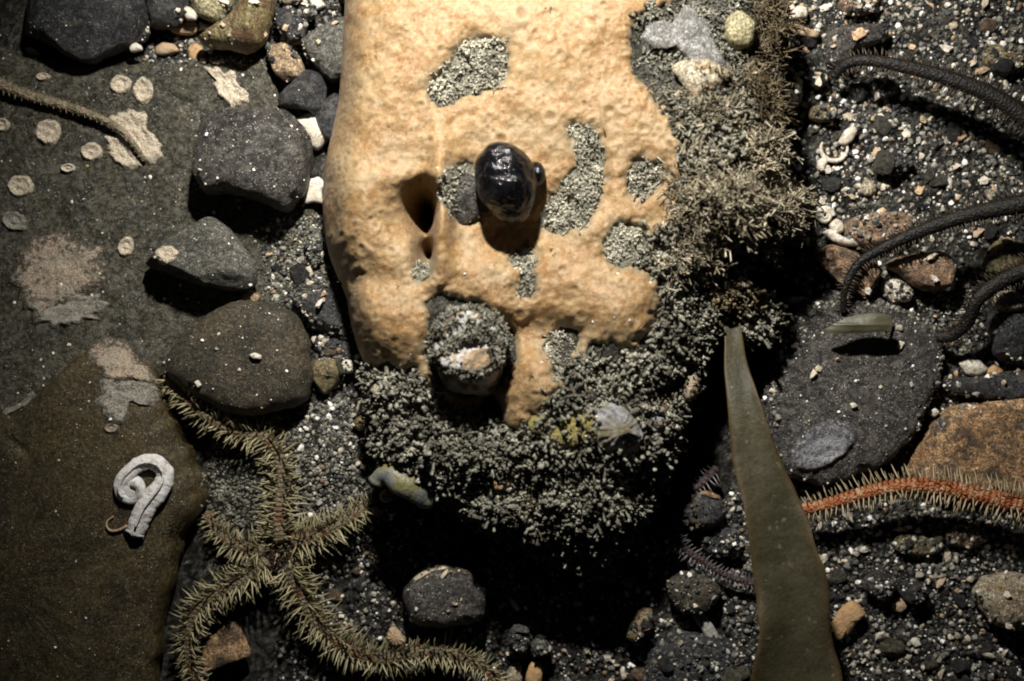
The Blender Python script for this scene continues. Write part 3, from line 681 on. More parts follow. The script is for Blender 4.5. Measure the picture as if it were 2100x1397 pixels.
#@@BOULDER@@
# ================================================================== the boulder, its sponge and its turf
def zfac(py):      # height of the shoulder: lower towards the overhung front
    return 1.0 - 0.30 * sstep(860, 1190, py)
B_OUT = [(706, -300), (704, 0), (700, 100), (692, 200), (674, 290), (662, 350), (659, 430), (669, 510), (690, 570), (708, 610), (716, 660), (734, 715), (752, 760), (756, 820), (766, 900), (792, 955), (880, 1022), (960, 1054), (1010, 1096), (1090, 1128), (1150, 1158), (1196, 1178), (1240, 1160), (1300, 1104), (1344, 1034), (1372, 950), (1392, 870), (1424, 790), (1450, 720), (1490, 640), (1540, 520), (1560, 400), (1575, 290), (1598, 180), (1590, 60), (1560, -80), (1530, -300)]
BP = smooth_poly(to_poly(B_OUT, 90), 160, 0.7)
BUMPS = [  # plan x, y, radius x, radius y, amount
 (735, 450, 60, 110, 42), (800, 640, 80, 70, 38), (760, 575, 90, 30, -18), (908, 430, 24, 120, 66), (870, 428, 21, 42, -230), (872, 514, 15, 28, -200), (846, 440, 34, 44, -40), (856, 372, 60, 24, 30),
 (1060, 480, 70, 60, -46), (985, 560, 110, 50, 26), (1150, 560, 90, 70, 20), (1100, 780, 62, 80, 46), (1010, 640, 110, 36, 22), (1130, 690, 100, 40, -36), (1200, 480, 90, 30, 14), (1230, 690, 100, 50, 16),
 (1260, 640, 80, 70, 26), (960, 830, 80, 50, -60), (1230, 900, 160, 80, 22), (880, 690, 30, 120, 18), (770, 250, 80, 150, 14), (1100, 100, 260, 160, 26), (1000, 880, 90, 50, -20),
 (1490, 560, 60, 70, -70), (1440, 300, 110, 150, 30), (1130, 1040, 140, 60, 14), (1290, 980, 60, 40, -40), (1030, 1000, 80, 30, -26)]
BUMPS = [(*W(x, y, 190), rx, ry, a) for x, y, rx, ry, a in BUMPS]
def boulder_z(x, y, d):
    py = CY - y
    left = 1 - sstep(-320, -150, x)
    rim = 95 - 60 * left * (1 - sstep(640, 860, py))
    R = 190 - 60 * left - 60 * sstep(800, 1000, py)
    H = 215 * zfac(py)
    rim = rim * zfac(py) * 1.15
    k = np.sqrt(np.clip(1 - (1 - np.clip(d / R, 0, 1)) ** 2, 0, 1))
    z = rim + (H - rim) * k
    inn = sstep(0, 60, d)
    p = np.c_[x.ravel(), y.ravel(), np.zeros(x.size)]
    z = z + (fbm(p, 190, 4, 60, 0.5).reshape(x.shape) * 20) * inn
    for bx, by, rx, ry, a in BUMPS:
        z = z + a * np.exp(-((x - bx) / rx) ** 2 - ((y - by) / ry) ** 2) * inn
    return np.where(d < 0, np.maximum(rim + d * 9, -60), z)
step = 5.0
bx0, bx1, by0, by1 = BP[:, 0].min() - 20, BP[:, 0].max() + 20, BP[:, 1].min() - 20, BP[:, 1].max() + 20
gx = np.arange(bx0, bx1 + step, step); gy = np.arange(by0, by1 + step, step)
GX, GY = np.meshgrid(gx, gy)
GD = sdist(GX, GY, BP)
GZ = boulder_z(GX, GY, GD)
rough = fbm(np.c_[GX.ravel(), GY.ravel(), GZ.ravel()], 26, 4, 71, 0.65).reshape(GX.shape) * 9 * sstep(-4, 20, GD)
PATCH = [
 [(886, 190), (904, 158), (932, 132), (950, 102), (978, 90), (1018, 92), (1036, 120), (1036, 158), (1012, 178), (972, 192), (930, 212), (900, 214)],
 [(1166, 262), (1190, 262), (1216, 278), (1234, 310), (1232, 372), (1222, 420), (1190, 462), (1140, 478), (1116, 462), (1136, 412), (1162, 370), (1190, 330), (1182, 296)],
 [(1284, 378), (1300, 348), (1328, 334), (1352, 346), (1344, 380), (1316, 408), (1290, 408)],
 [(1238, 500), (1252, 468), (1290, 462), (1312, 480), (1320, 512), (1290, 540), (1250, 540)],
 [(1046, 520), (1070, 508), (1092, 520), (1094, 560), (1084, 600), (1070, 604), (1074, 560), (1056, 540)],
 [(906, 380), (934, 352), (962, 344), (990, 366), (1000, 430), (972, 448), (932, 446), (910, 416)],
 [(848, 552), (862, 540), (880, 542), (882, 562), (856, 570)],
 [(884, 660), (884, 620), (920, 612), (960, 620), (1000, 628), (1036, 660), (1052, 700), (1042, 760), (1000, 800), (900, 790), (880, 720)],
 [(1112, 712), (1132, 690), (1156, 680), (1176, 690), (1160, 720), (1176, 760), (1150, 780), (1124, 730)],
]
PP = [smooth_poly(to_poly(p, 205), 40, 0.8) for p in PATCH]
BED = np.zeros(GX.shape)
for q in PP[:7]: BED = np.maximum(BED, sstep(-14, 2, sdist(GX, GY, q)))
V = np.c_[GX.ravel(), GY.ravel(), (GZ + rough).ravel()]
F = grid_faces(len(gy), len(gx))
keep = (GD.ravel()[F] > -16).any(1)
used = np.unique(F[keep]); remap = np.full(len(V), -1); remap[used] = np.arange(len(used))
boulder = add('encrusted_boulder', V[used], remap[F[keep]], M['boulder'], solid=True, base=(*W(1100, 600), 0), attr={'bed': BED.ravel()[used]})
tag(boulder, 'big boulder overgrown by orange sponge and grey silty turf', 'boulder')

def bilerp(A, x, y):
    fx = np.clip((np.asarray(x, float) - gx[0]) / step, 0, len(gx) - 1.001); fy = np.clip((np.asarray(y, float) - gy[0]) / step, 0, len(gy) - 1.001)
    ix = fx.astype(int); iy = fy.astype(int); fx = fx - ix; fy = fy - iy
    return (A[iy, ix] * (1 - fx) + A[iy, ix + 1] * fx) * (1 - fy) + (A[iy + 1, ix] * (1 - fx) + A[iy + 1, ix + 1] * fx) * fy
def on_boulder(px, py, extra=0.0):
    """the spot of the boulder's skin sighted at a chart position"""
    z = 180.0
    for _ in range(12):
        x, y = W(px, py, z)
        z = 0.5 * z + 0.5 * (float(bilerp(GZ, [x], [y])[0]) + extra)
    x, y = W(px, py, z)
    return np.array([x, y, z])

SPONGE = [(560, -320), (560, 500), (640, 620), (690, 700), (742, 752), (800, 752), (868, 768), (900, 820), (912, 860), (985, 850), (1012, 810), (1030, 850), (1048, 876), (1076, 880), (1112, 838), (1152, 788), (1178, 742), (1212, 716), (1262, 716), (1310, 724), (1326, 690), (1356, 630), (1344, 570), (1300, 545), (1322, 506), (1378, 470), (1402, 390), (1385, 300), (1366, 245), (1316, 184), (1290, 110), (1312, 40), (1392, 14), (1420, -60), (1440, -320)]
SP = smooth_poly(to_poly(SPONGE, 185), 200, 0.75)
step2 = 3.4
sx = np.arange(-430, 400, step2); sy = np.arange(-220, 930, step2)
SX, SY = np.meshgrid(sx, sy)
p3 = np.c_[SX.ravel(), SY.ravel(), np.zeros(SX.size)]
wob = fbm(p3, 34, 5, 5, 0.7).reshape(SX.shape) * 19
DM = sdist(SX, SY, SP) + wob * 1.3
for q in PP:
    DM = np.minimum(DM, -sdist(SX, SY, q) + wob)
DB = sdist(SX, SY, BP)
Zb = boulder_z(SX, SY, DB)
thick = np.where(DM > 0, -6 + 24 * np.sqrt(np.clip(1 - (1 - np.clip(DM / 34, 0, 1)) ** 2, 0, 1)), -6 + DM * 1.5)
Zs = Zb + thick + fbm(p3, 75, 5, 80, 0.55).reshape(SX.shape) * 13 + fbm(p3, 17, 3, 81, 0.55).reshape(SX.shape) * 2.4
# pores: small craters, denser on the bulges
r_ = np.random.default_rng(5)
pore = np.zeros(SX.shape); rimm = np.zeros(SX.shape); crat = np.zeros(SX.shape)
clusters = [(1270, 230, 130, 90, 190), (860, 380, 90, 60, 60), (760, 500, 90, 90, 130), (800, 660, 70, 70, 60), (1000, 600, 120, 50, 100), (1230, 620, 110, 80, 80), (1100, 800, 50, 50, 30), (840, 150, 120, 150, 90), (1150, 130, 200, 120, 60), (1000, 260, 150, 60, 40), (690, 330, 40, 150, 90), (960, 30, 220, 40, 60)]
for cx_, cy_, rx, ry, n_ in clusters:
    for _ in range(n_):
        wx, wy = W(cx_ + r_.normal() * rx * 0.7, cy_ + r_.normal() * ry * 0.7, 200)
        rad = r_.choice([3.0, 4.0, 5.2, 7.0, 9], p=[0.36, 0.34, 0.20, 0.08, 0.02])
        i0, i1 = np.searchsorted(sy, [wy - 30, wy + 30]); j0, j1 = np.searchsorted(sx, [wx - 30, wx + 30])
        if i1 - i0 < 4 or j1 - j0 < 4: continue
        d = np.hypot(SX[i0:i1, j0:j1] - wx, (SY[i0:i1, j0:j1] - wy) * r_.uniform(0.8, 1.25))
        rad = rad * r_.uniform(0.7, 1.25); g = np.exp(-(d / rad) ** 2); ri = np.exp(-((d - rad * 1.25) / (rad * 0.5)) ** 2)
        deep = r_.uniform(0.25, 1.0)
        crat[i0:i1, j0:j1] += -g * rad * 0.32 * deep + ri * rad * 0.24
        pore[i0:i1, j0:j1] = np.maximum(pore[i0:i1, j0:j1], g * deep)
        rimm[i0:i1, j0:j1] = np.maximum(rimm[i0:i1, j0:j1], ri * 0.8)
Zs += crat * sstep(2, 14, DM)
F = grid_faces(len(sy), len(sx))
ok = ((DM.ravel()[F] > -7).any(1)) & ((DB.ravel()[F] > -14).any(1))
V = np.c_[SX.ravel(), SY.ravel(), Zs.ravel()]
used = np.unique(F[ok]); remap = np.full(len(V), -1); remap[used] = np.arange(len(used))
sponge = add('sponge', V[used], remap[F[ok]], M['sponge'], parent=boulder, attr={'pore': pore.ravel()[used], 'rim': rimm.ravel()[used], 'margin': (1 - sstep(2, 20, DM)).ravel()[used]}, solid=True)
sponge['label'] = 'thick orange-tan sponge crust full of small pores'

def surf_normal(x, y):
    e = 8.0
    zx = bilerp(GZ, x + e, y) - bilerp(GZ, x - e, y); zy = bilerp(GZ, x, y + e) - bilerp(GZ, x, y - e)
    n = np.stack([-zx, -zy, np.full(np.shape(x), 2 * e)], -1)
    return n / np.linalg.norm(n, axis=-1, keepdims=True)

def twig(P, R):
    """three-sided tapering twig closed at its tip"""
    P = np.asarray(P, float); n = len(P)
    T = P[-1] - P[0]; T = T / (np.linalg.norm(T) + 1e-9)
    u = np.array((0, 0, 1.0)) if abs(T[2]) < 0.9 else np.array((1.0, 0, 0))
    A = np.cross(T, u); A /= np.linalg.norm(A); B = np.cross(A, T)
    a = np.linspace(0, 2 * np.pi, 3, endpoint=False)
    V = np.vstack([P[k] + R[k] * (A * np.cos(a)[:, None] + B * np.sin(a)[:, None]) for k in range(n)] + [P[-1] + T * R[-1] * 0.6])
    i = np.arange(3); j = (i + 1) % 3; o = (n - 1) * 3
    return V, [grid_faces(n, 3, True), np.stack([o + i, o + j, np.full(3, n * 3)], 1)]

def tuft_template(r_, nb, length, rad, sub, spread, knob=1.3):
    parts = []
    for _ in range(nb):
        az = r_.uniform(0, 2 * np.pi); el = r_.uniform(*spread)
        d = np.array([math.cos(az) * math.cos(el), math.sin(az) * math.cos(el), math.sin(el)])
        L = length * r_.uniform(0.6, 1.15)
        bend = r_.normal(size=3) * 0.30 * L
        P = np.array([np.zeros(3), d * L * 0.5 + bend * 0.4, d * L + bend])
        parts.append(twig(P, rad * np.array([0.8, 1.0, 0.8 * knob])))
        for k in range(sub):
            f = r_.uniform(0.3, 1.0)
            q0 = P[1] * (f * 2) if f < .5 else P[1] + (P[2] - P[1]) * (f - .5) * 2
            d2 = d + r_.normal(size=3) * 0.9; d2 /= np.linalg.norm(d2)
            l2 = L * r_.uniform(0.28, 0.55)
            parts.append(twig(np.array([q0, q0 + d2 * l2]), rad * np.array([0.7, 0.85 * knob])))
    return cat_mesh(parts)
r_ = np.random.default_rng(77)
TURF_T = [tuft_template(r_, int(r_.integers(3, 6)), 0.9, r_.uniform(0.09, 0.17), int(r_.integers(1, 3)), (0.0, 1.4), r_.uniform(1.2, 2.0)) for _ in range(18)]

def turf(n, poly, size, name, mat, parent, templates, label=None, zoff=-2.0, dens_noise=None, avoid=None, lean=0.5, squash=(0.8, 1.2), spill=8.0):
    r2 = np.random.default_rng(n)
    lo, hi = poly.min(0), poly.max(0)
    c = r2.uniform(lo, hi, (n * 6, 2))
    m = sdist(c[:, 0], c[:, 1], poly) + r2.normal(0, spill, len(c)) > 0
    if avoid is not None: m &= ~avoid(c[:, 0], c[:, 1])
    if dens_noise is not None:
        m &= fbm(np.c_[c, np.zeros(len(c))], dens_noise[0], 3, 90) + r2.uniform(-0.3, 0.3, len(c)) > dens_noise[1]
    c = c[m][:n]
    z = bilerp(GZ + rough, c[:, 0], c[:, 1])
    zi = np.clip(((c[:, 1] - sy[0]) / step2).round().astype(int), 0, len(sy) - 1); zj = np.clip(((c[:, 0] - sx[0]) / step2).round().astype(int), 0, len(sx) - 1)
    ins_ = (c[:, 0] > sx[0]) & (c[:, 0] < sx[-1]) & (c[:, 1] > sy[0])
    z = np.where(ins_, np.maximum(z, Zs[zi, zj]), z)
    nr = surf_normal(c[:, 0], c[:, 1]) * (1 - lean) + np.array([0, 0.10, 1.0]) * lean + r2.normal(0, 0.25, (len(c), 3))
    pos = np.c_[c, z + zoff]
    s = size[0] * (size[1] / size[0]) ** r2.uniform(-0.4, 1.1, len(c)) * (1 + 0.45 * fbm(np.c_[c, np.zeros(len(c))], 55, 2, 19))
    V, F = scatter(templates, pos, rot_to(nr, r2.uniform(0, 6.28, len(c))), np.stack([s, s, s * r2.uniform(*squash, len(c))], -1), r2)
    o = add(name, V, F, mat, parent=parent)
    o['kind'] = 'stuff'
    if label: o['label'] = label
    return o

in_sponge = lambda x, y: np.where((np.asarray(x) > sx[0]) & (np.asarray(x) < sx[-1]) & (np.asarray(y) > sy[0]), DM[np.clip(((np.asarray(y) - sy[0]) / step2).astype(int), 0, len(sy) - 1), np.clip(((np.asarray(x) - sx[0]) / step2).astype(int), 0, len(sx) - 1)] > 12, False)
FRONT = [(742, 756), (870, 770), (905, 830), (1000, 850), (1050, 885), (1080, 885), (1150, 800), (1210, 724), (1310, 728), (1360, 640), (1350, 575), (1300, 545), (1330, 506), (1400, 400), (1385, 300), (1370, 245), (1600, 100), (1600, 200), (1575, 300), (1560, 420), (1530, 540), (1480, 650), (1440, 740), (1420, 790), (1390, 870), (1370, 950), (1340, 1030), (1295, 1104), (1236, 1160), (1196, 1178), (1150, 1156), (1090, 1126), (1010, 1092), (960, 1052), (880, 1020), (792, 952), (766, 900), (756, 820)]
turf(7600, to_poly(FRONT, 140), (10, 24), 'turf', M['turf'], boulder, TURF_T, 'grey silty branching turf on the lower flank', avoid=in_sponge, dens_noise=(46, -0.20))
for i, q in enumerate(PP):
    if i == 7: continue
    a = 0.5 * abs(np.sum(q[:, 0] * np.roll(q[:, 1], -1) - q[:, 1] * np.roll(q[:, 0], -1)))
    turf(int(a / 30) + 14, q * 1.0, (6, 12), 'turf_patch', M['turf_pale'], boulder, TURF_T, None, dens_noise=(24, -0.35), zoff=0.0, spill=6.0)
TOP_R = [(1300, 120), (1300, 40), (1400, 0), (1420, -120), (1560, -120), (1592, 60), (1598, 180), (1500, 230), (1400, 260), (1330, 190)]
turf(1300, to_poly(TOP_R, 180), (9, 17), 'turf', M['turf'], boulder, TURF_T, None, avoid=in_sponge, dens_noise=(50, -0.3))
# crumbs of silt and stray tufts on the sponge
r2 = np.random.default_rng(8)
pp = [(900, 10), (928, 16), (1158, 55), (1298, 78), (772, 116), (1090, 120), (800, 262), (900, 300), (1240, 268), (1290, 230), (1210, 208), (1350, 660), (1100, 497), (1132, 512), (1138, 526), (818, 588), (700, 580), (722, 600), (1088, 770), (1060, 40), (1124, 20), (985, 24)]
pos = np.array([on_boulder(x, y, 16) for x, y in pp]); pos[:, 2] -= 1
V, F = scatter(TURF_T, pos, rot_to(np.tile([0, 0.1, 1.0], (len(pos), 1)), r2.uniform(0, 6, len(pos))), r2.uniform(4, 8, len(pos)), r2)
o = add('stray_tufts', V, F, M['hydroid_brown'], parent=boulder); o['kind'] = 'stuff'

# crusts and lumps that grow on the boulder's skin
def on_patch(name, label, outline, h, mat, parent, lift=0, **kw):
    c = np.mean(np.array(outline), 0); b = on_boulder(c[0], c[1], lift)
    return stone(name, label, outline, b[2] - h * 0.25, h, mat, parent=parent, **kw)
yel = on_patch('yellow_crust', 'yellow-green crust between the tongue of sponge and the limpet', [(1086, 850), (1120, 838), (1160, 846), (1196, 850), (1226, 860), (1220, 900), (1176, 912), (1120, 910), (1092, 890)], 20, M['yellow'], boulder, 0, noise=0.16, edge_noise=0.09, seed=3, n=60, rings=18)
on_patch('red_crust', 'dull red-brown crust in a gap of the turf', [(1010, 990), (1030, 970), (1060, 958), (1064, 978), (1040, 1000), (1018, 1006)], 18, M['shell_orange'], boulder, 2, noise=0.1, seed=4, n=40, rings=12)
shelly = on_patch('shell_plate', 'large grey-white shell plate bedded in the turf at the top', [(1306, 108), (1308, 84), (1330, 52), (1356, 40), (1376, 48), (1410, 8), (1440, 30), (1462, 60), (1500, 140), (1486, 166), (1440, 150), (1400, 118), (1366, 84), (1340, 100), (1318, 122)], 30, M['shell_bed'], boulder, 2, p=0.4, noise=0.09, facets=6, seed=6, tension=0.4)
on_patch('cream_crust', 'cream and pinkish crust below the grey shell plate', [(1380, 140), (1420, 122), (1470, 128), (1496, 150), (1476, 176), (1440, 194), (1424, 206), (1404, 180)], 30, M['pale'], boulder, 8, noise=0.09, seed=7)
on_patch('pale_crust', 'pale yellowish stone bedded in the turf near the top rim', [(1490, 40), (1520, 24), (1546, 50), (1542, 90), (1512, 104), (1486, 80)], 40, M['olive_pale'], boulder, 8, noise=0.08, seed=9)
on_patch('grey_nodule', 'smooth small grey nodule in the turf above the limpet', [(1194, 812), (1204, 800), (1220, 802), (1222, 818), (1206, 824)], 22, M['slate_speck'], boulder, 6, seed=10, n=30, rings=12)
on_patch('pink_nodule', 'pinkish nodule at the rim of the turf', [(1398, 800), (1404, 772), (1424, 764), (1434, 790), (1424, 818), (1406, 822)], 40, M['crust_pink'], boulder, 6, seed=12, n=36, rings=14)
on_patch('blue_nodule', 'bluish grey nodule at the edge of the turf beside the limpet', [(1330, 866), (1342, 852), (1362, 858), (1362, 876), (1344, 882)], 26, M['crust_blue'], boulder, 4, seed=13, n=32, rings=12)

#@@CREATURES@@
# ================================================================== animals and plants on the boulder
# black glossy ball
b = on_boulder(1040, 420, 14)
def ovoid(c, rad, seed, sub=4, amp=0.05, knobs=()):
    V, F = ico(sub)
    V = V * (1 + fbm(V * 100, 80, 3, seed)[:, None] * amp)
    for d, w, a in knobs:
        d = np.array(d, float); d /= np.linalg.norm(d)
        V = V * (1 + a * np.exp((V @ d / np.linalg.norm(V, axis=1) - 1) / w))[:, None]
    return V * np.array(rad) + np.array(c), F
cx_, cy_ = W(1038, 372, b[2] + 60)
V, F = ovoid((cx_, cy_, b[2] + 58), (56, 66, 68), 3, knobs=(((-0.05, 0.75, 0.55), 0.10, 0.14), ((-0.8, 0.35, 0.35), 0.10, 0.13), ((0.35, -0.9, 0.0), 0.14, 0.22), ((0.6, -0.2, 0.5), 0.06, 0.07), ((0.2, -0.2, 1), 0.10, 0.08), ((-0.3, -0.5, 0.7), 0.05, 0.09), ((0.3, 0.5, 0.8), 0.05, 0.08), ((-0.5, 0.8, 0.4), 0.06, 0.08)), amp=0.12)
ball = add('black_sea_squirt', V, F, M['black'], base=b)
tag(ball, 'shiny black ball-like sea squirt standing on the orange sponge', 'sea squirt')
cx_, cy_ = W(1098, 358, b[2] + 40)
V, F = ovoid((cx_, cy_, b[2] + 40), (19, 24, 26), 8, 3)
add('siphon', V, F, M['black'], parent=ball)
# small dark lump with turf by its side
cx_, cy_ = W(950, 405, b[2] + 12)
V, F = ovoid((cx_, cy_, b[2] + 6), (42, 48, 40), 12, 4, 0.22)
lump = add('dark_lump', V, F, M['slate_speck'], parent=boulder, solid=True)
lump['label'] = 'dark turf-dusted lump beside the black ball'
def fuzz_on(name, parent, cen, rad, n, size, templates, mat, seed, half=-0.1, kind='stuff'):
    r2 = np.random.default_rng(seed)
    d = r2.normal(size=(n * 3, 3)); d /= np.linalg.norm(d, axis=1)[:, None]
    d = d[d[:, 2] > half][:n]
    pos = d * np.array(rad) + np.array(cen)
    V, F = scatter(templates, pos, rot_to(d + r2.normal(0, 0.3, d.shape), r2.uniform(0, 6.28, len(d))), r2.uniform(size[0], size[1], len(d)), r2)
    o = add(name, V, F, mat, parent=parent)
    o['kind'] = kind
    return o
fuzz_on('lump_turf', boulder, (cx_ - 8, cy_ + 10, b[2] + 4), (38, 40, 36), 90, (6, 11), TURF_T, M['turf'], 5, 0.15)

# barnacle-like plug
b = on_boulder(965, 760, 6)
zt = b[2] + 92
prof = np.linspace(0, 1, 22)
nn = 56; a = np.linspace(0, 2 * np.pi, nn, endpoint=False)
rows = []
c0 = np.array(W(965, 745, b[2])); c1 = np.array(W(962, 702, zt))
for k, s in enumerate(prof):
    if s < 0.7: r = 72 - 12 * math.sin(s / 0.7 * math.pi * 0.5); z = b[2] - 25 + (zt - b[2] + 25) * (s / 0.7) ** 0.9
    else:
        u = (s - 0.7) / 0.3; r = 60 * (1 - u); z = zt + 6 * math.sin(u * math.pi) - 22 * u
    cc = c0 + (c1 - c0) * min(1, s / 0.7)
    rows.append(np.c_[cc[0] + r * np.cos(a), cc[1] + r * 0.9 * np.sin(a), np.full(nn, z)])
V = np.vstack(rows); F = grid_faces(22, nn, True)
cen = np.array([c1[0], c1[1], b[2] + 50])
d = V - cen; d /= np.linalg.norm(d, axis=1)[:, None] + 1e-6
V += d * (fbm(V, 44, 5, 91, 0.6) * 20)[:, None]
V[-nn:] = V[-nn:].mean(0)
barn = add('barnacle_plug', V, F, M['barnacle'], base=b, solid=True)
tag(barn, 'stout barnacle-like plug with a white and orange top fringed by turf', 'barnacle')
r2 = np.random.default_rng(31)
aa = r2.uniform(0, 2 * np.pi, 420); ss = r2.uniform(0.1, 1.0, 420)
rr = np.where(ss > 0.85, r2.uniform(38, 66, 420), 66)
pos = np.c_[c1[0] + rr * np.cos(aa), c1[1] + rr * 0.9 * np.sin(aa), b[2] + np.minimum(ss / 0.85, 1) * 92]
mk_ = (np.sin(aa) > -0.55) | (ss < 0.85)
pos = pos[mk_]; nr = np.c_[np.cos(aa[mk_]), np.sin(aa[mk_]), np.full(mk_.sum(), 0.7)]
V, F = scatter(TURF_T, pos, rot_to(nr, r2.uniform(0, 6, len(pos))), r2.uniform(8, 15, len(pos)), r2)
o = add('turf_fringe', V, F, M['turf'], parent=barn); o['kind'] = 'stuff'
aa = r2.uniform(0, 2 * np.pi, 520); rr = 60 * np.sqrt(r2.uniform(0, 1, 520))
tx, ty = rr * np.cos(aa), rr * 0.9 * np.sin(aa)
mk_ = (((tx - 14) / 44) ** 2 + ((ty + 22) / 26) ** 2 > 1) & (((tx + 22) / 16) ** 2 + ((ty - 22) / 12) ** 2 > 1)
pos = np.c_[c1[0] + tx, c1[1] + ty, zt - 6 + 0 * tx][mk_]
V, F = scatter(TURF_T, pos, rot_to(np.tile([0, 0.1, 1.0], (len(pos), 1)) + r2.normal(0, 0.4, (len(pos), 3)), r2.uniform(0, 6, len(pos))), r2.uniform(7, 13, len(pos)), r2)
o = add('turf_cap', V, F, M['turf'], parent=barn); o['kind'] = 'stuff'

# limpet
V, F = stone_geo([(1208, 880), (1216, 846), (1240, 824), (1272, 838), (1304, 868), (1318, 900), (1306, 930), (1270, 940), (1236, 926), (1216, 906)], on_boulder(1262, 890)[2] - 14, 58, n=110, rings=40, p=1.0, q=1.3, noise=0.05, facets=3, seed=14, apex=(1276, 872), edge_noise=0.05, tension=0.5)
lc = np.array(W(1270, 878, 200)); la = np.arctan2(V[:, 1] - lc[1], V[:, 0] - lc[0])
V[:, 2] += 1.8 * np.sin(la * 17 + 2 * fbm(V, 30, 2, 4)) * np.clip(np.hypot(V[:, 0] - lc[0], V[:, 1] - lc[1]) / 30, 0, 1)
o = add('limpet', V, F, M['limpet'])
tag(o, 'grey-white cone-shaped limpet set in the turf of the boulder front', 'limpet')

# translucent sea squirt hanging at the lower flank
P = [(768, 990, 168), (788, 974, 176), (813, 982, 182), (838, 1001, 182), (862, 1018, 174), (886, 1028, 160)]
Pw = np.array([(*W(x, y, z), z) for x, y, z in P]); Q, _ = smooth_path(Pw, 26)
V, F = tube(Q, 24 * np.array([math.sin(max(0.12, t) * math.pi * 0.86 + 0.2) ** 0.5 * (1 - 0.12 * math.sin(t * 11)) for t in np.linspace(0.05, 0.95, 26)]), 18, flat=0.75)
V += fbm(V, 22, 3, 44)[:, None] * 3
o = add('sea_squirt', V, F, M['squirt'])
tag(o, 'elongated translucent blue-grey sea squirt with yellow streaks at the boulder flank', 'sea squirt')
V, F = ovoid((*W(792, 1018, 136), 136), (13, 13, 12), 5, 3, 0.15)
o = add('orange_nodule', V, F, M['shell_orange'])
tag(o, 'small orange-pink nodule just under the blue-grey sea squirt', 'nodule')

# coarse turf clump at the foot and the hydroid bushes along the flank
def bush(name, label, cat, cen, rad, n, size, templates, mat, seed, half=-0.2, core=None, group=None):
    b = np.array([cen[0], cen[1], cen[2] - rad[2]])
    e = empty(name, b)
    tag(e, label, cat, group)
    V, F = ovoid(cen, np.array(rad) * 0.80, seed, 3, 0.35)
    add('core', V, F, core or M['boulder'], parent=e)
    r2 = np.random.default_rng(seed)
    nc = max(10, n // 9)
    d0 = r2.normal(size=(nc * 4, 3)); d0 /= np.linalg.norm(d0, axis=1)[:, None]
    d0 = d0[d0[:, 2] > half][:nc]
    out_ = r2.uniform(0.68, 1.12, len(d0))
    w = r2.integers(0, len(d0), n)
    d = d0[w] + r2.normal(0, 0.13, (n, 3)); d /= np.linalg.norm(d, axis=1)[:, None]
    pos = d * np.array(rad) * (out_[w] * r2.uniform(0.80, 1.0, n))[:, None] + np.array(cen)
    V, F = scatter(templates, pos, rot_to(d * 0.8 + r2.normal(0, 0.6, d.shape), r2.uniform(0, 6.28, len(d))), r2.uniform(size[0], size[1], len(d)) * (1 + 0.25 * r2.normal(size=len(d0))[w]).clip(0.5, 1.6), r2)
    o = add('branches', V, F, mat, parent=e); o['kind'] = 'stuff'
    return e
def cpos(px, py, z): return (*W(px, py, z), z)
bush('turf_clump', 'coarse grey branching turf clump at the boulder foot beside a white shell', 'turf', cpos(828, 832, 92), (66, 62, 50), 420, (14, 24), TURF_T, M['turf'], 41)
r_ = np.random.default_rng(99)
HYD_T = [tuft_template(r_, 4, 1.0, 0.036, 5, (0.0, 1.4), 1.3) for _ in range(9)]
HG = 'hydroid bushes along the boulder flank'
for lab, cen, rad, n, mt, sd in [
  ('fluffy beige hydroid bush just below the cream crust', cpos(1440, 230, 200), (70, 50, 52), 300, 'hydroid', 51),
  ('brown hydroid bush beside the smooth brown pebble', cpos(1530, 215, 165), (58, 58, 48), 260, 'hydroid_brown', 52),
  ('dark brown hydroid bush at the top rim above the brown pebble', cpos(1552, 70, 140), (44, 90, 44), 260, 'hydroid_brown', 53),
  ('wide beige hydroid bush halfway down the flank', cpos(1440, 330, 190), (70, 62, 56), 330, 'hydroid', 54),
  ('shaggy hydroid bush beside the coil shell', cpos(1548, 430, 140), (74, 62, 56), 360, 'hydroid', 55),
  ('pale central hydroid bush over the dark hollow', cpos(1480, 425, 215), (68, 50, 52), 300, 'hydroid', 56),
  ('small beige hydroid bush at the sponge edge', cpos(1395, 420, 200), (40, 56, 40), 190, 'hydroid', 57),
  ('outer hydroid bush casting a shadow on the gravel', cpos(1530, 320, 165), (52, 50, 50), 250, 'hydroid', 58),
  ('drooping hydroid bush below the dark hollow', cpos(1405, 520, 185), (60, 36, 36), 200, 'hydroid', 59)]:
    bush('hydroid_bush', lab, 'hydroid', cen, rad, int(n * 1.75), (17, 36), HYD_T, M[mt], sd, half=-0.15, group=HG)
bush('hydroid_bush', 'dark brown hydroid tuft hanging over the kelp top', 'hydroid', cpos(1486, 612, 132), (62, 40, 26), 210, (12, 26), TURF_T, M['hydroid_brown'], 62, half=-0.3, group=HG)
bush('turf_clump', 'grey branching turf clump by the kelp holdfast above the dark flat rock', 'turf', cpos(1548, 655, 95), (44, 46, 36), 170, (16, 28), TURF_T, M['turf'], 61)

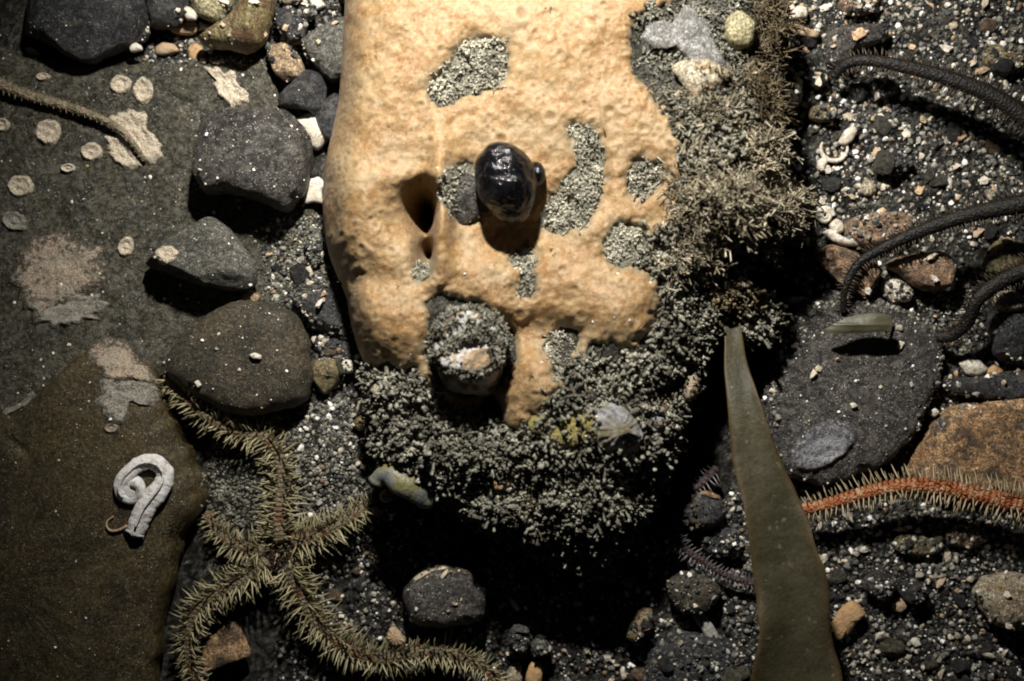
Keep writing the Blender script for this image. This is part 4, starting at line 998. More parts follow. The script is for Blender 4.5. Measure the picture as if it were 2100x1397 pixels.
# kelp
P = [(1490, 590, 95, 10), (1498, 640, 118, 19), (1504, 690, 140, 20), (1510, 760, 165, 26), (1523, 830, 190, 33), (1550, 940, 205, 46), (1580, 1030, 215, 58), (1604, 1130, 222, 65), (1626, 1230, 228, 74), (1630, 1310, 232, 82), (1631, 1400, 236, 94), (1630, 1500, 240, 104), (1620, 1640, 235, 112)]
Pw = np.array([(*W(x, y, z), z, w * (DIST - z) / DIST) for x, y, z, w in P]); Q, _ = smooth_path(Pw, 150)
C3, HW = Q[:, :3], Q[:, 3]
HL = HW * (1 + 0.10 * fbm(np.c_[C3[:, 1], np.zeros(150), np.zeros(150)], 90, 4, 71)); HR = HW * (1 + 0.10 * fbm(np.c_[C3[:, 1], np.zeros(150), np.zeros(150)], 80, 4, 72))
T = np.gradient(C3, axis=0); T /= np.linalg.norm(T, axis=1)[:, None]
A = np.cross(T, (0, 0, 1)); A /= np.linalg.norm(A, axis=1)[:, None]
Nn = np.cross(A, T); Nn *= np.sign(Nn[:, 2:3])
u = np.linspace(-1, 1, 19)
prof_t = 3.2 * np.sqrt(np.clip(1 - u ** 4, 0, 1)) + 0.3
cup = 0.20 * u ** 2 + 0.04 * np.sin(u * 3)
rip = fbm(np.c_[C3[:, 1], np.zeros(150), np.zeros(150)], 120, 3, 7)
topv = C3[:, None] + A[:, None] * (np.where(u[None] < 0, HL[:, None], HR[:, None]) * u[None])[..., None] + Nn[:, None] * ((cup[None] * HW[:, None] * (0.5 + 1.1 * rip[:, None]) + 10 * np.sin(C3[:, 1:2] * 0.022 + 1.5 * u[None]) * np.abs(u[None]) ** 2 * (HW[:, None] / 60) + prof_t[None])[..., None])
botv = topv - Nn[:, None] * (2 * prof_t)[None, :, None]
ring = np.concatenate([topv, botv[:, ::-1]], 1)
V = ring.reshape(-1, 3); F = grid_faces(150, 38, True)
kelp = add('kelp_blade', V, F, M['kelp'], attr={'edge': np.tile(np.r_[np.abs(u), np.abs(u)], 150)})
tag(kelp, 'long olive kelp blade widening from the boulder towards the bottom edge', 'seaweed')
# pale leaf lying over the dark flat rock
P = smooth_poly(to_poly([(1696, 676), (1720, 660), (1758, 646), (1790, 643), (1818, 644), (1831, 662), (1824, 678), (1790, 682), (1756, 684), (1716, 684)], 112), 60, 0.9)
c = P.mean(0); rows = []
P = c + (P - c) * (1 + 0.10 * fbm(np.c_[P, np.zeros(60)], 14, 3, 6))[:, None]
for side, zz in ((1, 1), (-1, -1)):
    for k in (np.linspace(0, 1, 8) if side > 0 else np.linspace(1, 0, 8)):
        q = c + (P - c) * k
        zc = 106 + 5 * (1 - k ** 2) + 2.2 * np.exp(-((q[:, 1] - c[1]) / 3.0) ** 2) + 3.0 * fbm(np.c_[q, np.zeros(60)], 30, 3, 9) + (q[:, 0] - c[0]) * 0.12 + side * 1.5 * math.sqrt(max(0, 1 - k ** 3)) + 1.2 * np.sin(q[:, 0] * 0.09)
        rows.append(np.c_[q, zc])
leaf = add('leaf_fragment', np.vstack(rows), grid_faces(16, 60, True), M['leaf'])
tag(leaf, 'pale greenish leaf fragment raised over the dark flat rock', 'leaf')
V, F = tube(np.array([cpos(1790, 664, 108), cpos(1815, 666, 90), cpos(1832, 668, 62), cpos(1838, 670, 44)]), 3.0, 6)
add('leaf_stem', V, F, M['leaf'], parent=leaf)

# ------------------------------------------------------------------ brittle stars
r_ = np.random.default_rng(303)
SPV, SPF = tube(np.array([(0, 0, 0), (0.02, 0, 0.3), (0.0, 0.03, 0.65), (0, 0, 1.0)]), np.array([0.060, 0.066, 0.052, 0.014]), 5)
def brittle_star(label, mats, arms, disc=None, limit=300, seed=0, seglen=12.0, blunt=1.0, per_side=2, elev=(0.05, 0.6), jitter=0.16, group='brittle stars'):
    """arms: (path of (x, y, z), base radius, tip radius, spine length)"""
    r2 = np.random.default_rng(seed)
    parts, spines = [], []
    for path, ra, rb, sl in arms:
        Pw = np.array([cpos(*p) for p in path])
        L = smooth_path(Pw, 10)[1]
        nseg = int(L / seglen); npts = nseg * 4 + 1
        Q, _ = smooth_path(Pw, npts)
        tt = np.linspace(0, 1, npts)
        R = (ra + (rb - ra) * tt) * (1 + (0.0 if seglen < 8 else 0.13) * np.cos(np.arange(npts) * np.pi / 2 + np.pi))
        parts.append(tube(Q, R, 12, flat=0.8))
        T = np.gradient(Q, axis=0); T /= np.linalg.norm(T, axis=1)[:, None]
        A = np.cross(T, (0, 0, 1)); A /= np.linalg.norm(A, axis=1)[:, None]
        for s in range(1, nseg):
            i = s * 4; t = i / npts; r = ra + (rb - ra) * t
            for side in (-1, 1):
                for k in range(per_side):
                    el = elev[0] + (elev[1] - elev[0]) * (k / max(1, per_side - 1) if per_side > 1 else 0.3) + r2.normal() * 0.12
                    d = A[i] * side * math.cos(el) + np.array([0, 0, 1.0]) * math.sin(el) + T[i] * (0.22 + r2.normal() * jitter)
                    d /= np.linalg.norm(d)
                    p0 = Q[i] + A[i] * side * r * 0.8 * math.cos(el) + np.array([0, 0, r * 0.7 * math.sin(el)])
                    ln = sl * (1 - 0.45 * t) * r2.uniform(0.55, 1.15) * (0.85 if k else 1)
                    spines.append((p0, d, ln))
    if disc is not None:          # short spinelets all over the disc
        dc = np.mean(np.array(disc[0], float), 0)
        for _ in range(260):
            a_ = r2.uniform(0, 6.28); q_ = math.sqrt(r2.uniform(0, 1)) * 56
            p0 = np.array(cpos(dc[0] + q_ * math.cos(a_), dc[1] + q_ * math.sin(a_), disc[1] + disc[2] * (1 - (q_ / 75) ** 2) - 5))
            d = np.array([math.cos(a_) * q_ / 50, -math.sin(a_) * q_ / 50, 0.8]) + r2.normal(0, 0.3, 3)
            spines.append((p0, d / np.linalg.norm(d), r2.uniform(12, 30)))
    if disc is not None:
        dv, df = stone_geo(disc[0], disc[1], disc[2], n=60, rings=20, noise=0.10, seed=seed, p=0.6)
        parts.append((dv, [df]))
    V, F = cat_mesh(parts)
    base = np.r_[V[:, :2].mean(0), max(0, V[:, 2].min())]
    e = empty('brittle_star', base)
    tag(e, label, 'brittle star', group)
    body = add('body', V, F, [mats[0]] + ([M['disc']] if disc is not None else []), parent=e)
    if disc is not None:
        nv = len(V) - len(dv)
        for pl in body.data.polygons:
            if pl.vertices[0] >= nv: pl.material_index = 1
    # the spines that show largest are parts of their own
    order = list(range(len(spines))); r2.shuffle(order)
    one = order[:limit]; rest = order[limit:]
    me = new_mesh('spine', SPV * 10, SPF); me.materials.append(mats[1])
    for i in one:
        p0, d, ln = spines[i]
        o = bpy.data.objects.new('spine', me); COL.objects.link(o)
        o.parent = e
        q = Vector(d).to_track_quat('Z', 'Y')
        k = ln / 10.0; w = min(1.35, max(0.7, 40.0 / ln)) * blunt
        o.matrix_local = Matrix.LocRotScale(Vector((p0 - base) * S), q, Vector((k * w, k * w, k)))
    if rest:
        pos = np.array([spines[i][0] for i in rest]); dd = np.array([spines[i][1] for i in rest]); ln = np.array([spines[i][2] for i in rest])
        w = np.clip(40.0 / ln, 0.7, 1.35) * blunt
        V, F = scatter([(SPV, SPF)], pos, rot_to(dd, r2.uniform(0, 6, len(pos))), np.stack([ln * w, ln * w, ln], -1), r2)
        o = add('spines', V, F, mats[1], parent=e); o['kind'] = 'stuff'
    return e
SG = 'brittle stars on the seabed'
brittle_star('spiny ochre brittle star with its red-brown disc between brown rock and boulder', STAR_A, [
    ([(575, 1110, 46), (572, 1050, 44), (578, 990, 40), (572, 940, 40), (540, 898, 44), (480, 884, 50), (420, 852, 62), (372, 806, 62), (340, 770, 46)], 17, 9, 52),
    ([(600, 1110, 46), (650, 1100, 48), (700, 1072, 44), (745, 1044, 34), (775, 1030, 24)], 17, 10, 52),
    ([(540, 1130, 40), (490, 1122, 40), (455, 1100, 30), (430, 1070, 14), (425, 1050, 2)], 15, 7, 44),
    ([(548, 1150, 40), (500, 1190, 44), (450, 1215, 48), (405, 1250, 44), (385, 1310, 36), (392, 1370, 30), (420, 1440, 24)], 16, 9, 50),
    ([(590, 1160, 40), (612, 1210, 40), (650, 1275, 38), (710, 1330, 36), (780, 1352, 34), (860, 1338, 36), (940, 1348, 36), (1000, 1378, 34), (1040, 1440, 30)], 18, 11, 52)],
    disc=([(534, 1108), (556, 1086), (596, 1080), (630, 1096), (640, 1130), (622, 1166), (580, 1180), (544, 1168), (524, 1138)], 4, 44), seed=7, group=SG, per_side=4, elev=(-0.1, 1.0), seglen=9.5, jitter=0.34, blunt=0.72)
brittle_star('rusty red brittle star arm stretched across the gravel below the ochre rock', STAR_D, [
    ([(2300, 1040, 92), (2180, 1046, 92), (2100, 1036, 90), (2000, 1014, 88), (1930, 1000, 86), (1860, 996, 84), (1780, 1010, 78), (1700, 1034, 66), (1640, 1046, 50), (1590, 1050, 30)], 21, 11, 48)], limit=220, seed=9, group=SG, elev=(-0.35, 0.8), per_side=3, seglen=11, jitter=0.14, blunt=0.6)
brittle_star('dark brittle star with two raised arms reaching over the orange pebbles', STAR_B, [
    ([(2330, 380, 170), (2200, 400, 175), (2100, 418, 172), (2000, 438, 140), (1900, 470, 112), (1820, 505, 96), (1762, 540, 88), (1734, 590, 78), (1729, 640, 62)], 25, 6, 27),
    ([(2330, 470, 120), (2220, 505, 125), (2120, 548, 120), (2050, 580, 112), (2005, 615, 100), (1985, 660, 80), (1950, 690, 56), (1915, 690, 40)], 23, 11, 29)], seed=13, group=SG, seglen=7, blunt=0.9, elev=(-0.05, 0.35), jitter=0.22)
brittle_star('dark brittle star arm arching over the pale grit at the top', STAR_B, [
    ([(2330, 400, 150), (2230, 330, 150), (2130, 262, 146), (2050, 205, 138), (1960, 166, 126), (1860, 138, 108), (1780, 124, 90), (1735, 132, 70), (1710, 156, 50)], 26, 10, 31)], limit=260, seed=17, group=SG, seglen=7, blunt=0.9, elev=(-0.05, 0.35), jitter=0.22)
brittle_star('thin purplish brittle star arm among dark stones beside the kelp', STAR_E, [
    ([(1470, 960, 40), (1420, 1010, 44), (1385, 1060, 44), (1380, 1095, 40), (1410, 1130, 36), (1455, 1160, 34), (1500, 1185, 32), (1560, 1200, 26)], 9, 6, 24)], limit=120, seed=19, group=SG, blunt=0.55, seglen=9)
brittle_star('faint beaded brittle star arm lying across the flat olive rock', STAR_F, [
    ([(-60, 140, 52), (0, 172, 48), (60, 196, 46), (130, 216, 44), (200, 240, 43), (250, 268, 42), (280, 304, 38), (296, 330, 30)], 13, 5, 11)], limit=60, seed=23, group=SG, seglen=13)

# ------------------------------------------------------------------ white worm tube and its friends on the brown rock
def at_solid(): pass
ALLV, ALLF = [], []
off = 0
for V, F in SOLID:
    ALLV.append(V)
    for f in (F if isinstance(F, list) else [F]): ALLF += (np.asarray(f) + off).tolist()
    off += len(V)
BVH = BVHTree.FromPolygons(np.vstack(ALLV).tolist(), ALLF)
CAMP = Vector((0, 0, DIST))
def sight(px, py):
    """first big surface met along a sight line to a chart position"""
    d = Vector((px - CX, -(py - CY), -DIST)).normalized()
    h = BVH.ray_cast(CAMP, d)
    if h[0] is None: return np.array([*W(px, py), 0.0]), np.array([0, 0, 1.0])
    n = np.array(h[1]); n = n if n[2] > 0 else -n
    return np.array(h[0]), n
def drop(x, y):
    h = BVH.ray_cast(Vector((x, y, 900)), Vector((0, 0, -1)))
    if h[0] is None: return np.array([x, y, 0.0]), np.array([0, 0, 1.0])
    n = np.array(h[1]); n = n if n[2] > 0 else -n
    return np.array(h[0]), n

tubeP = [(280, 1088, 6, 15), (290, 1064, 9, 16), (303, 1038, 12, 16), (320, 1016, 13, 16), (336, 994, 13, 15), (342, 972, 13, 14), (332, 954, 13, 13), (312, 946, 12, 12.5), (290, 950, 12, 12), (272, 964, 13, 11), (256, 982, 11, 11), (249, 1002, 10, 10), (258, 1018, 9, 9), (276, 1022, 10, 8), (290, 1010, 16, 7), (287, 994, 20, 6), (274, 990, 20, 5)]
Pw = []
for x, y, dz, r in tubeP:
    p, _ = sight(x, y); Pw.append((p[0], p[1], p[2] + dz, r * 1.28))
Q, _ = smooth_path(np.array(Pw), 120)
V, F = tube(Q[:, :3], Q[:, 3] * (1 + 0.05 * vnoise(np.c_[np.arange(120), np.zeros(120), np.zeros(120)], 9, 3)), 18, flat=0.7)
rg = np.repeat(vnoise(np.c_[np.arange(120), np.zeros(120), np.zeros(120)], 2.2, 31), 18)
V[:120 * 18] += (V[:120 * 18] - np.repeat(Q[:, :3], 18, 0)) * rg[:, None] * 0.06
V += fbm(V, 14, 3, 12)[:, None] * 2.2
worm = add('worm_tube', V, F, M['tube_white'])
tag(worm, 'bright white coiled worm tube shaped like a nine on the brown rock', 'worm tube')
keelP = Q[4:96, :3] + np.c_[np.zeros(92), np.zeros(92), Q[4:96, 3] * 0.96]
V, F = tube(keelP, 2.6, 6); add('keel', V, F, M['tube_white'], parent=worm)
b, _ = sight(272, 1000)
V, F = ovoid((b[0], b[1], b[2] + 6), (25, 28, 13), 4, 3, 0.12)
add('coil_bulb', V, F, M['tube_white'], parent=worm)
# flared broken mouth
a = np.linspace(0, 2 * np.pi, 28, endpoint=False); m0 = Q[0, :3]; dirv = Q[0, :3] - Q[6, :3]; dirv /= np.linalg.norm(dirv)
A_ = np.cross(dirv, (0, 0, 1)); A_ /= np.linalg.norm(A_); B_ = np.cross(A_, dirv)
rows = [m0 - dirv * 6 + (A_ * np.cos(a)[:, None] + B_ * np.sin(a)[:, None]) * 14]
rows += [m0 + dirv * 2 + (A_ * np.cos(a)[:, None] * 1.25 + B_ * np.sin(a)[:, None]) * 15]
rows += [m0 + dirv * (8 + 4 * np.sin(a * 4 + 1) + 2 * np.sin(a * 9))[:, None] + (A_ * np.cos(a)[:, None] * 1.45 + B_ * np.sin(a)[:, None]) * 15]
rows += [m0 + dirv * 1 + (A_ * np.cos(a)[:, None] * 1.1 + B_ * np.sin(a)[:, None]) * 12]
add('flared_mouth', np.vstack(rows), grid_faces(4, 28, True), M['tube_white'], parent=worm)
Pw = [np.array(sight(x, y)[0]) + np.array([0, 0, dz]) for x, y, dz in [(262, 1078, 5), (246, 1086, 6), (230, 1088, 6), (221, 1080, 6), (222, 1068, 6), (234, 1058, 5)]]
Q2, _ = smooth_path(np.array(Pw), 24)
V, F = tube(Q2, np.linspace(3.2, 1.6, 24), 6)
o = add('brown_thread', V, F, M['shell_tan']); tag(o, 'thin brown thread curling from the mouth of the white worm tube', 'thread')

# crusts that lie on rocks: thin skins that follow the surface beneath
def crust(label, outline, mat, parent, thick=5.0, name='crust_patch', seed=0, wob=0.18, res=20, tension=0.9):
    P = smooth_poly(np.array(outline, float), 56, tension); c = P.mean(0)
    r2 = np.random.default_rng(seed)
    k = fbm(np.c_[P, np.zeros(56)], 14, 4, seed + 3, 0.6) * wob * 1.3
    P = c + (P - c) * (1 + k)[:, None]
    ks = np.r_[1.0, np.linspace(1.0, 0, res)]
    rows = []
    for j, s in enumerate(ks):
        q = c + (P - c) * s
        hits = [sight(x, y)[0] for x, y in q]
        H = np.array(hits)
        lift = -1.5 if j == 0 else thick * (1 - s ** 8) * (0.55 + 0.45 * math.exp(-((s - 0.82) / 0.12) ** 2)) + 0.4
        H[:, 2] += lift
        rows.append(H)
    V = np.vstack(rows)
    inner = np.repeat(np.arange(len(ks)) > 1, 56)
    V[:, 2] += np.where(inner, fbm(V, 9, 3, seed + 8) * thick * 0.55 + 0.25 * thick * np.cos(np.repeat(ks, 56) * 9), 0)
    V[-56:] = V[-56:].mean(0)
    o = add(name, V, grid_faces(len(ks), 56, True), mat, parent=parent, attr={'edge': np.repeat(ks, 56)})
    o['label'] = label
    return o
def circ(x, y, rx, ry=None, rot=0):
    ry = ry or rx; a = np.linspace(0, 2 * np.pi, 12, endpoint=False)
    return [(x + rx * math.cos(t) * math.cos(rot) - ry * math.sin(t) * math.sin(rot), y + rx * math.cos(t) * math.sin(rot) + ry * math.sin(t) * math.cos(rot)) for t in a]
CR = [
 ('pale round crust, one of a touching pair', circ(248, 174, 22, 20), 'crust'), ('oval crust joined to the pair', circ(293, 186, 21, 28), 'crust'),
 ('round crust with a raised ring', circ(98, 272, 28, 26), 'crust'), ('small button crust', circ(188, 312, 23, 20), 'crust'),
 ('large upper crust crossed by the arm', [(228, 258), (232, 234), (256, 222), (284, 226), (302, 242), (300, 262), (318, 280), (330, 300), (322, 326), (300, 332), (284, 310), (262, 282)], 'crust'),
 ('large lower crust crossed by the arm', [(222, 282), (248, 276), (266, 296), (284, 326), (290, 344), (262, 344), (232, 326), (220, 306)], 'crust'),
 ('lacy broken crust', [(424, 142), (446, 140), (462, 150), (478, 140), (486, 166), (506, 188), (514, 204), (490, 216), (462, 212), (446, 194), (430, 178), (434, 160)], 'crust'),
 ('round crust with a rosette', circ(42, 383, 27, 24), 'crust'), ('tiny crust', circ(88, 158, 14, 9), 'crust'), ('crust at the frame edge', circ(4, 256, 16, 14), 'crust'),
 ('small bright crust', circ(141, 345, 15, 10), 'shell'), ('tiny crust by the tilted stone', circ(258, 506, 16, 22, 0.3), 'crust'),
 ('wide pinkish worn crust', [(40, 520), (70, 490), (110, 476), (160, 488), (200, 502), (218, 540), (214, 575), (190, 600), (150, 610), (110, 640), (70, 660), (50, 630), (34, 590), (20, 550)], 'crust_pink'),
 ('grey silty crust below the pinkish one', [(60, 610), (120, 606), (190, 604), (220, 630), (180, 660), (110, 668), (70, 655)], 'crust_grey'),
 ('yellowish crust at the frame edge', circ(30, 455, 30, 20, 0.4), 'crust_grey')]
for i, (lab, out, mt) in enumerate(CR):
    crust(lab, out, M[mt], slab_a, 7.5 if mt != 'shell' else 9, seed=i * 7, res=14, wob=0.14 if len(out) == 12 and i not in (4, 5, 6, 12) else 0.3)
crust('pinkish brown crust on the pointed end', [(184, 708), (214, 694), (250, 700), (272, 716), (292, 742), (318, 764), (330, 788), (296, 786), (262, 782), (226, 780), (206, 764), (188, 738)], M['crust_pink'], slab_b, 6, seed=101)
crust('smooth greyish white crust', [(204, 778), (240, 782), (290, 778), (322, 784), (334, 806), (326, 830), (296, 832), (272, 822), (262, 846), (250, 870), (224, 866), (206, 850), (198, 820), (210, 800)], M['crust_grey'], slab_b, 6, seed=102)
crust('white crescent crust on the rock edge', [(6, 842), (30, 826), (52, 812), (68, 802), (70, 812), (52, 832), (28, 846), (10, 852)], M['crust_grey'], slab_b, 6, seed=103, wob=0.05)
crust('rust-coloured fleck crust', circ(228, 878, 18, 10), M['crust_pink'], slab_b, 4, seed=104)
crust('oval grey crust with dark pits', [(1620, 940), (1630, 908), (1650, 884), (1680, 868), (1708, 860), (1742, 870), (1759, 896), (1748, 922), (1722, 944), (1692, 962), (1650, 970), (1626, 962)], M['crust_blue'], slab_r, 7, seed=105, wob=0.08)
crust('cream patch on the tilted stone', [(318, 516), (336, 506), (356, 508), (368, 520), (356, 536), (338, 540), (324, 528)], M['crust'], STONE['tilted_stone'], 4, seed=106, res=10)
crust('second cream patch on the tilted stone', circ(336, 536, 12, 8), M['crust'], STONE['tilted_stone'], 4, seed=107, res=8)
crust('tan crust on the rim of the dark round stone', [(846, 1186), (866, 1168), (890, 1156), (920, 1158), (916, 1166), (892, 1170), (868, 1182), (852, 1192)], M['crust'], STONE['dark_round_stone'], 4, seed=108, res=8, wob=0.1)
crust('orange chip of crust', [(1436, 1008), (1452, 1004), (1474, 1014), (1476, 1024), (1456, 1020), (1438, 1014)], M['ochre'], STONE['round_dark_stone'], 5, seed=109, res=8, wob=0.1)

#@@SHELLS@@
# ------------------------------------------------------------------ single shells and chips one can point at
def flake(name, label, outline, mat, thick=12, lift=2, cat='shell', seed=0, dome=0.5, ribs=0, tilt=0.0, tension=0.55):
    c = np.mean(np.array(outline, float), 0); b, nrm = sight(c[0], c[1]); z = b[2] + lift
    P = smooth_poly(to_poly(outline, z + thick), 44, tension); cc = P.mean(0)
    rad = np.linalg.norm(P - cc, axis=1).mean()
    ks = np.r_[np.linspace(0.0, 1, 7), np.linspace(1, 0.0, 9)]
    rows = []
    for j, k in enumerate(ks):
        q = cc + (P - cc) * k
        dome_z = dome * rad * (1 - k ** 2) * 0.6
        zz = z + dome_z + (0 if j < 7 else thick * (0.55 + 0.45 * math.sqrt(max(0, 1 - k ** 8))) if j > 6 else 0)
        zz = zz + (q[:, 0] - cc[0]) * tilt
        if ribs and j > 6:
            ang = np.arctan2(q[:, 1] - cc[1], q[:, 0] - cc[0]); zz = zz + 1.8 * np.sin(ang * ribs) * k
        rows.append(np.c_[q, np.broadcast_to(zz, (44,))])
    V = np.vstack(rows)
    V += fbm(V, rad * 0.5, 4, seed)[:, None] * rad * 0.07
    o = add(name, V, grid_faces(16, 44, True), mat)
    tag(o, label, cat)
    return o
FL = [
 ('shell_fragment', 'white broken shell with a hollow beside the angular slate', [(603, 247), (612, 240), (640, 227), (664, 244), (684, 267), (668, 290), (650, 308), (628, 294), (618, 276)], 'shell', dict(thick=16, lift=14, dome=0.7)),
 ('shell_fragment', 'square white shell piece with a jagged edge touching the sponge', [(630, 363), (640, 366), (653, 361), (666, 377), (660, 392), (662, 417), (644, 414), (622, 418), (621, 392)], 'shell', dict(thick=10, lift=20, dome=0.3)),
 ('shell_fragment', 'white triangular chip beside the blue-black slate', [(266, 82), (288, 92), (290, 102), (266, 106)], 'shell', dict(thick=10, lift=6)),
 ('shell_fragment', 'white curled shell piece beside the pale olive pebble', [(370, 16), (386, 12), (402, 26), (400, 40), (380, 38)], 'shell', dict(thick=12, lift=8)),
 ('shell_fragment', 'brownish hollow shell piece below the grey-brown stone', [(346, 58), (370, 42), (398, 44), (406, 58), (392, 70), (360, 68)], 'shell_tan', dict(thick=14, lift=8)),
 ('shell_fragment', 'white splinter next to the point of the ridged pebble', [(408, 44), (424, 50), (434, 60), (420, 62), (408, 56)], 'shell', dict(thick=10, lift=8)),
 ('shell_fragment', 'small brown flat shell below the hollow shell piece', [(318, 96), (332, 86), (356, 90), (366, 104), (340, 112), (318, 110)], 'shell_tan', dict(thick=10, lift=5)),
 ('shell_fragment', 'orange-tan disc shell under the ridged pebble', [(384, 98), (400, 88), (414, 96), (420, 112), (446, 130), (428, 137), (398, 130), (386, 116)], 'shell_orange', dict(thick=9, lift=3)),
 ('shell_fragment', 'white shell chip at the top edge near the sponge', [(632, -12), (650, -10), (668, 10), (646, 20), (636, 8)], 'shell', dict(thick=10, lift=8)),
 ('shell_fragment', 'white chip on the corner of the flat rock under the slate', [(50, 100), (62, 96), (80, 108), (74, 118), (58, 114)], 'shell', dict(thick=10, lift=4)),
 ('shell_chip', 'lone white oval chip on top of the brown pebble', [(510, 728), (522, 723), (536, 730), (534, 737), (518, 736)], 'shell', dict(thick=7, lift=2)),
 ('shell_chip', 'small white chip near the lower rim of the brown pebble', [(398, 784), (406, 780), (413, 790), (405, 796)], 'shell', dict(thick=5, lift=1)),
 ('shell_valve', 'cream shell valve beside the coarse turf clump', [(730, 846), (734, 824), (750, 814), (766, 816), (768, 828), (752, 846), (738, 854)], 'shell', dict(thick=10, lift=12, dome=0.7)),
 ('shell_chip', 'tiny cream shell just above the cream valve', [(758, 802), (768, 788), (788, 792), (790, 808), (770, 814)], 'pale', dict(thick=12, lift=14)),
 ('shell_fragment', 'orange-tan angular flake in the spines of the ochre star', [(438, 1302), (473, 1273), (496, 1294), (515, 1337), (511, 1348), (415, 1383), (407, 1371), (419, 1321)], 'ochre', dict(thick=10, lift=28, dome=0.12, tension=0.3, tilt=0.05)),
 ('shell_valve', 'cream little valve standing above the lowest arm of the ochre star', [(792, 1310), (798, 1290), (810, 1286), (822, 1298), (832, 1320), (808, 1326)], 'shell_tan', dict(thick=8, lift=52, dome=0.5, ribs=12)),
 ('shell_plate', 'white rectangular shell plate in the dark lower gravel', [(1421, 1264), (1430, 1256), (1442, 1254), (1466, 1288), (1480, 1314), (1462, 1324), (1446, 1304)], 'shell_grey', dict(thick=7, lift=14, dome=0.2, tension=0.3)),
 ('shell_fragment', 'orange and white broken shell at the bottom edge', [(1078, 1384), (1086, 1362), (1106, 1358), (1114, 1380), (1108, 1408), (1080, 1410)], 'shell_orange', dict(thick=10, lift=14)),
 ('shell_fragment', 'pale tan shell lump at the bottom edge beside the orange one', [(1040, 1380), (1052, 1362), (1070, 1366), (1070, 1404), (1040, 1404)], 'pale', dict(thick=16, lift=8)),
 ('shell_chip', 'white pointed chip at the bottom edge below the olive oval pebble', [(1272, 1374), (1280, 1368), (1286, 1390), (1276, 1396)], 'shell', dict(thick=7, lift=8)),
 ('scallop_fragment', 'brown ribbed scallop fragment against the kelp blade', [(1706, 1280), (1722, 1252), (1746, 1232), (1764, 1240), (1778, 1260), (1760, 1276), (1742, 1302), (1718, 1316)], 'shell_orange', dict(thick=9, lift=16, dome=0.5, ribs=22)),
 ('clam_shell', 'broken cream clam shell lying open before the rust pebble', [(1689, 476), (1704, 470), (1728, 484), (1766, 492), (1764, 504), (1736, 504), (1708, 496)], 'shell', dict(thick=9, lift=22, dome=0.6)),
 ('shell_fragment', 'white knobbly shell bit above the cream clam shell', [(1702, 462), (1716, 448), (1730, 456), (1732, 474), (1714, 480)], 'shell', dict(thick=16, lift=10)),
 ('shell_valve', 'smooth pinkish white valve beside the ring shell', [(1720, 292), (1734, 266), (1752, 258), (1760, 268), (1748, 290), (1734, 298)], 'shell', dict(thick=8, lift=10, dome=0.6)),
 ('shell_valve', 'cream ribbed fan shell under the ring shell', [(1676, 330), (1690, 322), (1698, 332), (1690, 352), (1678, 350)], 'shell', dict(thick=8, lift=8, dome=0.5, ribs=14)),
 ('shell_valve', 'pale round worn valve in the gravel above the rust pebble', [(1764, 384), (1776, 368), (1794, 372), (1800, 390), (1784, 402), (1768, 398)], 'pale', dict(thick=8, lift=8, dome=0.5, ribs=9)),
 ('shell_fragment', 'white shell bit at the top by the boulder', [(1624, 26), (1636, 10), (1656, 14), (1656, 34), (1630, 38)], 'shell', dict(thick=14, lift=10)),
 ('shell_fragment', 'tan curved shell flake behind the boulder rim', [(1616, 44), (1640, 50), (1680, 66), (1676, 78), (1646, 74), (1624, 66)], 'shell_tan', dict(thick=9, lift=12)),
 ('pearly_shell', 'bluish white pearly shell in front of the dark ledge', [(1968, 746), (1986, 735), (2010, 740), (2028, 758), (2010, 772), (1984, 768)], 'shell', dict(thick=9, lift=8, dome=0.6)),
 ('shell_fragment', 'orange shell piece touching the pearly shell', [(2022, 764), (2040, 748), (2060, 762), (2040, 774)], 'shell_orange', dict(thick=9, lift=8)),
 ('shell_fragment', 'flat white shell shard before the dark flat rock near the kelp', [(1612, 616), (1630, 608), (1656, 610), (1658, 620), (1628, 624)], 'shell', dict(thick=7, lift=6)),
 ('shell_chip', 'small orange sliver beside the leaning pebble', [(1650, 590), (1656, 584), (1666, 600), (1660, 608)], 'shell_orange', dict(thick=6, lift=6)),
 ('shell_chip', 'white cube-like chip on the edge of the ochre rock', [(1906, 842), (1918, 836), (1928, 846), (1918, 856), (1908, 852)], 'shell', dict(thick=12, lift=8)),
 ('shell_chip', 'white bead on the dark flat rock above the oval crust', [(1744, 828), (1754, 826), (1760, 834), (1748, 838)], 'shell', dict(thick=6, lift=2)),
 ('shell_chip', 'bright white chip stuck in the dark hollow of the hydroids', [(1506, 496), (1514, 488), (1524, 494), (1520, 504), (1510, 508)], 'shell', dict(thick=8, lift=10)),
 ('shell_chip', 'white shell stub at the outer rim of the hydroids', [(1580, 352), (1594, 338), (1612, 346), (1608, 364), (1590, 366)], 'shell_grey', dict(thick=14, lift=90)),
 ('shell_chip', 'tan square chip in the lower gravel beside the grey pebble', [(1830, 1240), (1848, 1228), (1862, 1244), (1850, 1258), (1834, 1254)], 'shell_tan', dict(thick=10, lift=4)),
]
for i, (nm, lab, out, mt, kw) in enumerate(FL):
    flake(nm, lab, out, M[mt], seed=i * 5, **kw)
